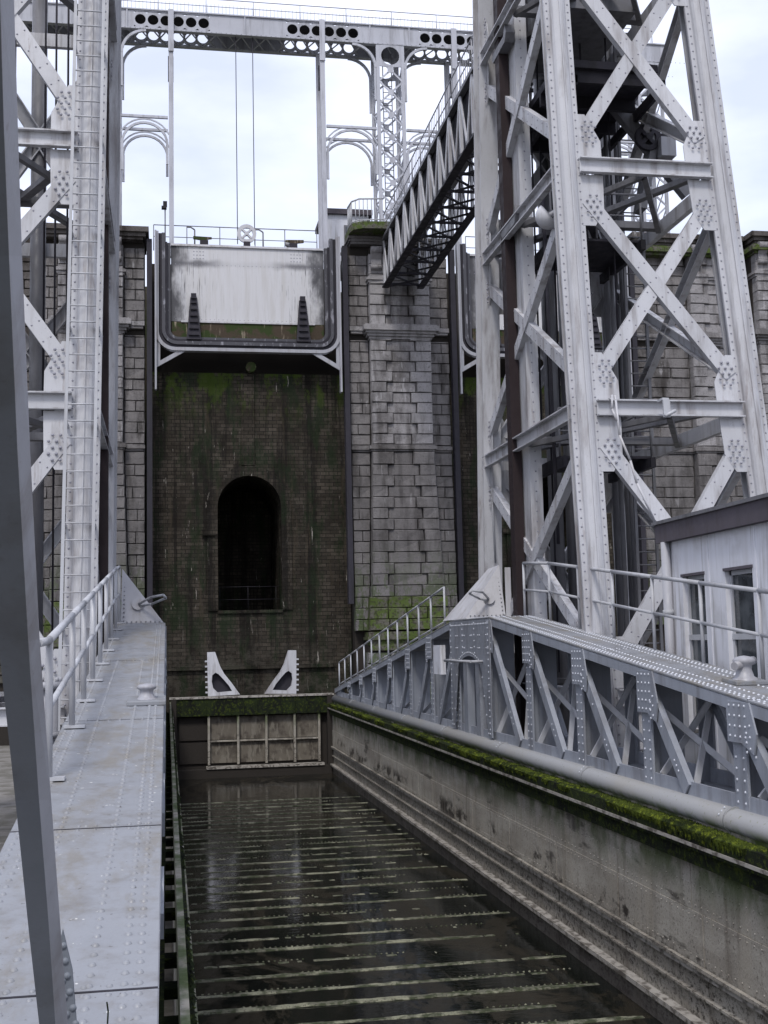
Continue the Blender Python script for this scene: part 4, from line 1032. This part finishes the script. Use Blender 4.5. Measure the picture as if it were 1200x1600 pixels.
# bits hanging on the right tower
def rope(pts, r): return MB().path(pts, r, 6)
p0 = at(962, 626, Y=19.2); p1 = at(968, 680, Y=19.1); p2 = at(985, 720, Y=19.05); p3 = at(995, 755, Y=19.0); p4 = at(1022, 812, Y=19.1)
t = thing('hanging_rope', 'pale rope looped over the lower crossbeam of the right tower and hanging down', 'rope', p0)
rope([p0+V((0, .3, .1)), p0, p1, p2, p3, p4], .02).build('rope', 'white', t)
a = at(960, 640, Y=19.22); rope([a+V((-.03, 0, .25)), a+V((-.06, -.05, .0)), a+V((-.0, -.08, -.2)), a+V((.05, 0, .0)), a+V((.02, 0, .25))], .02).build('knot_loop', 'white', t)
c = at(1040, 638, Y=19.15)
t = thing('beam_clamp', 'small grey clamp hooked over the lower crossbeam of the right tower', 'clamp', c)
m = MB(); m.box(c.x-.06, c.x+.06, c.y-.06, c.y-.02, c.z-.16, c.z+.14); m.box(c.x-.06, c.x+.06, c.y-.02, c.y+.2, c.z+.14, c.z+.18); m.tube((c.x-.05, c.y-.08, c.z-.15), (c.x+.14, c.y-.08, c.z-.05), .03); m.build('jaw', 'rail', t)
c = at(768, 122, Y=25.9)
t = thing('pulley', 'spoked pulley wheel on the inner back leg of the right tower', 'pulley', c)
wheel('rim', c+V((0, -.1, 0)), .22, (0, 1, 0), 'steel', t, w=.07); MB().box(c.x-.06, c.x+.06, c.y-.05, c.y+.3, c.z-.5, c.z+.06).build('bracket', 'dark', t)
for k, (x, y0, y1, lab) in enumerate(((776, 140, 420, 'thin cable running down from the pulley of the right tower'), (765, 700, 880, 'pale cord hanging beside the inner leg of the right tower'), (848, 300, 850, 'dark chain hanging inside the right tower by the brown rail'))):
    a, b = at(x, y0, Y=22.5 if k == 2 else 25.7), at(x+8, y1, Y=22.5 if k == 2 else 25.7)
    tag(MB().tube((a.x, a.y, a.z), (a.x+.05, a.y, b.z), .022 if k != 2 else .035, 6).build('hanging_cable', 'rail' if k == 1 else 'dark'), lab, 'cable')
for k, (x, y) in enumerate(((785, 80), (800, 358))):
    c = at(x, y, X=6.95)
    t = tag(MB().prism([(c.x-.1, c.y-.5, c.z-.06), (c.x-.1, c.y+.4, c.z-.08), (c.x-.1, c.y+.5, c.z+.05), (c.x-.1, c.y+.4, c.z+.12), (c.x-.1, c.y-.4, c.z+.1), (c.x-.1, c.y-.55, c.z+.3), (c.x-.1, c.y-.62, c.z+.1)], (.2, 0, 0)).build('rail_bracket', 'bridge'), 'steel bracket holding the brown rail of the right tower, %s one' % ('upper' if k == 0 else 'lower'), 'bracket', 'rail brackets')
c = at(857, 338, Y=20.6)  # bowl, arm and box stand in for an unidentified white blur
t = thing('white_blur_bowl', 'white bowl standing in for an unidentified blur beside the front inner leg of the right tower', 'white_blur_bowl', c)
ax = V((.75, -.3, .55)).normalized()
m = MB().lathe(c, ax, [(-.24*math.cos(math.pi/2*k/8), .24*math.sin(math.pi/2*k/8)) for k in range(9)]+[(0, .25), (.0, .22)]+[(-.21*math.cos(math.pi/2*(7-k)/8), .21*math.sin(math.pi/2*(7-k)/8)) for k in range(8)])
m.build('bowl', 'white', t); MB().tube(c, c+V((.3, .1, .22)), .05, 10).build('arm', 'steel', t); MB().box(c.x+.2, c.x+.42, c.y, c.y+.2, c.z+.14, c.z+.32).build('bowl_mount', 'bridge', t)
c = at(1045, 228, Y=22.6)
t = thing('control_box', 'grey electrical box on the inside of the right tower above the upper crossbeam', 'box', c); MB().box(c.x-.16, c.x+.16, c.y, c.y+.3, c.z-.2, c.z+.2).build('case', 'steel', t); MB().box(c.x-.2, c.x+.2, c.y+.3, c.y+.4, c.z-.5, c.z+.4).build('mounting', 'dark', t)
# inclined drive beam inside tower
t = thing('drive_strut', 'dark inclined strut with a winch inside the right tower above the upper crossbeam', 'strut', at(1030, 300, Y=23))
a, b = at(960, 165, Y=23), at(1075, 305, Y=23); MB().beam(a, b, .2, .25).build('beam', 'bridge', t)
a, b = at(1000, 330, Y=23), at(1025, 190, Y=23); MB().beam(a, b, .4, .15).build('plate', 'bridge', t)
wheel('drum', at(985, 150, Y=22.8), .16, (0, 1, 0), 'dark', t); wheel('drum', at(1012, 215, Y=22.8), .28, (0, 1, 0), 'dark', t)

# ================================================================ CABIN AT THE RIGHT
t = thing('cabin', 'white walled cabin with a dark flat roof edge and tall windows at the right', 'cabin', (9.0, 14, 2))
XW = 7.5; YE = 17.45
wins = [(16.95, 16.2), (15.55, 14.75), (12.4, 11.7)]
zt_, zb_ = 6.15, 1.2; wz0, wz1 = 3.35, 5.55
m = MB(); edges = [YE]+[v for w_ in wins for v in w_]+[8.6]
for a, b in zip(edges[::2], edges[1::2]): m.box(XW, XW+.2, b, a, zb_, zt_)
for a, b in wins: m.box(XW, XW+.2, b, a, zb_, wz0); m.box(XW, XW+.2, b, a, wz1, zt_)
m.box(XW+.2, 10.2, YE-.2, YE, zb_, zt_); m.box(XW+.2, 10.2, 8.6, 8.8, zb_, zt_); m.box(10.0, 10.2, 8.8, YE-.2, zb_, zt_)
m.build('wall', 'render', t)
m = MB(); m.box(XW-.12, 10.4, 8.4, YE+.15, 6.1, 6.42); rf = m.build('roof', 'fascia', t)
MB().box(XW-.16, XW-.12, 8.4, YE+.2, 6.38, 6.43).build('roof_trim', 'bridge', rf)
for a, b in wins:
    m = MB(); x = XW+.1
    m.box(x-.03, x+.03, b, b+.05, wz0, wz1); m.box(x-.03, x+.03, a-.05, a, wz0, wz1); m.box(x-.03, x+.03, b, a, wz1-.06, wz1); m.box(x-.04, x+.04, b, a, 4.62, 4.70); m.box(x-.03, x+.03, b, a, wz0, wz0+.06)
    f = m.build('window', 'rail', t)
    MB().box(x-.005, x+.005, b+.05, a-.05, 4.7, wz1-.06).build('pane', 'glass', f); MB().box(x-.005, x+.005, b+.05, a-.05, wz0+.06, 4.62).build('pane', 'glass', f)
    MB().box(XW-.02, XW+.06, b-.02, a+.02, wz1, wz1+.04).build('lintel', 'fascia', f)
MB().box(XW+.22, 10, 8.8, 17.2, 6.05, 6.09).build('ceiling', 'concrete', t)
for b_ in (16.05, 14.65, 13.6, 12.5, 11.6):
    MB().box(XW-.012, XW-.001, b_-.03, b_+.03, zb_+.1, zt_-.06).build('cover_strip', 'render', t)
for a, b in wins: MB().box(XW-.05, XW+.05, b-.04, a+.04, wz0-.05, wz0-.001).build('sill', 'concrete', t)
m = MB().tube((XW-.08, YE-.12, 1.2), (XW-.08, YE-.12, 6.1), .07, 12); dp = m.build('downpipe', 'steel', t)
m = MB()
for z in (5.0, 3.2): m.tube((XW-.08, YE-.12, z), (XW-.08, YE-.12, z+.08), .085, 12)
m.build('pipe_collar', 'rail', dp)

# ================================================================ FOREGROUND
t = thing('end_brace', 'blue grey steel brace rising close to the camera at the left edge', 'brace', (-.35, 3.3, 3.0))
ST = [(-60, 1.27, -118, -2, 20), (0, 1.31, -108, 0, 22), (200, 1.45, -84, 6, 28), (400, 1.62, -62, 14, 34.5), (700, 1.9, -32, 27, 47), (1000, 2.28, -3, 44, 62), (1250, 2.62, 24, 61, 80), (1455, 2.9, 45, 77, 95), (1680, 3.3, 70, 92, 112)]
for nm, mt, i, j, d0, d1 in (('web', 'post', 2, 3, 0, 0), ('flange', 'steel', 3, 4, 0, .05)):  # web takes the shaded tone, flange the lit one
    m = MB(); rows = []
    for st_ in ST:
        y_, Y_ = st_[0], st_[1]; a = at(st_[i], y_, Y=Y_+d0); b = at(st_[j], y_, Y=Y_+d1)
        if nm == 'flange': a = a+V((.0004, -.0006, 0))
        tt = V((0, .009, 0)) if nm == 'web' else V((-.006, .006, 0)); rows.append((a, b, b+tt, a+tt))
    vs = [p for q in rows for p in q]; fs = [(k*4+e, k*4+(e+1) % 4, k*4+4+(e+1) % 4, k*4+4+e) for k in range(len(rows)-1) for e in range(4)]
    m.add(vs, fs+[(3, 2, 1, 0), tuple(len(vs)-4+e for e in range(4))]); m.build(nm, mt, t)
g = [at(86, 1500, Y=3.3), at(98, 1452, Y=3.3), at(113, 1515, Y=3.3), at(127, 1690, Y=3.3), at(80, 1690, Y=3.3)]
m = MB().prism(g, (0, .012, 0)); gp = m.build('gusset_plate', 'post', t); bevel(gp, .002)
m = MB()
for x, y in ((103, 1478), (106, 1502), (98, 1500), (109, 1525), (102, 1532), (113, 1550), (105, 1558), (118, 1575), (108, 1585), (122, 1600), (112, 1610)):
    m.dome(at(x-4, y, Y=3.3), (0, -1, 0), .0095, 12)
m.build('gusset_rivets', 'post', t, True)
# guard rail and press head on the quay at the left
t = thing('guard_rail', 'bent tubular guard rail at the far left below the walkway railing', 'railing', (-1.5, 9.5, 1.3))
for k, (xo, yo) in enumerate(((-2.0, 9.6), (-1.75, 10.8))):
    h = 3.95-k*.25
    pts = [V((xo-.35, yo, 1.3)), V((xo-.35, yo, h-.1)), V((xo-.28, yo, h)), V((xo-.05, yo, h)), V((xo, yo, h-.1)), V((xo, yo, 1.3))]; MB().path(pts, .03).build('hoop', 'rail', t)
t = thing('press_head', 'round grey flanged press head at the foot of the left tower', 'cylinder', (-1.9, 17.6, 1.3))
m = MB(); m.tube((-1.65, 17.4, 1.3), (-1.65, 17.4, 4.15), .17, 20); m.build('cylinder', 'steel', t); MB().tube((-1.65, 17.4, 4.15), (-1.65, 17.4, 4.25), .24, 20).build('flange', 'steel', t); m = MB(); m.tube((-1.65, 17.4, 3.5), (-1.65, 17.4, 3.57), .22, 20); m.build('flange', 'steel', t)
m = MB()
for k in range(10): a = k*.628; m.tube((-1.65+.2*math.cos(a), 17.4+.2*math.sin(a), 4.25), (-1.65+.2*math.cos(a), 17.4+.2*math.sin(a), 4.31), .025, 6)
m.build('bolts', 'steel', t, True)
# small weeds growing between plates in front
t = tag(MB().path([at(168, 1600, Y=4.6), at(169, 1580, Y=4.62), at(167, 1566, Y=4.6)], .003, 4).build('weed', 'mossdark'), 'tiny dry weed sprouting from the near edge of the left walkway', 'weed')
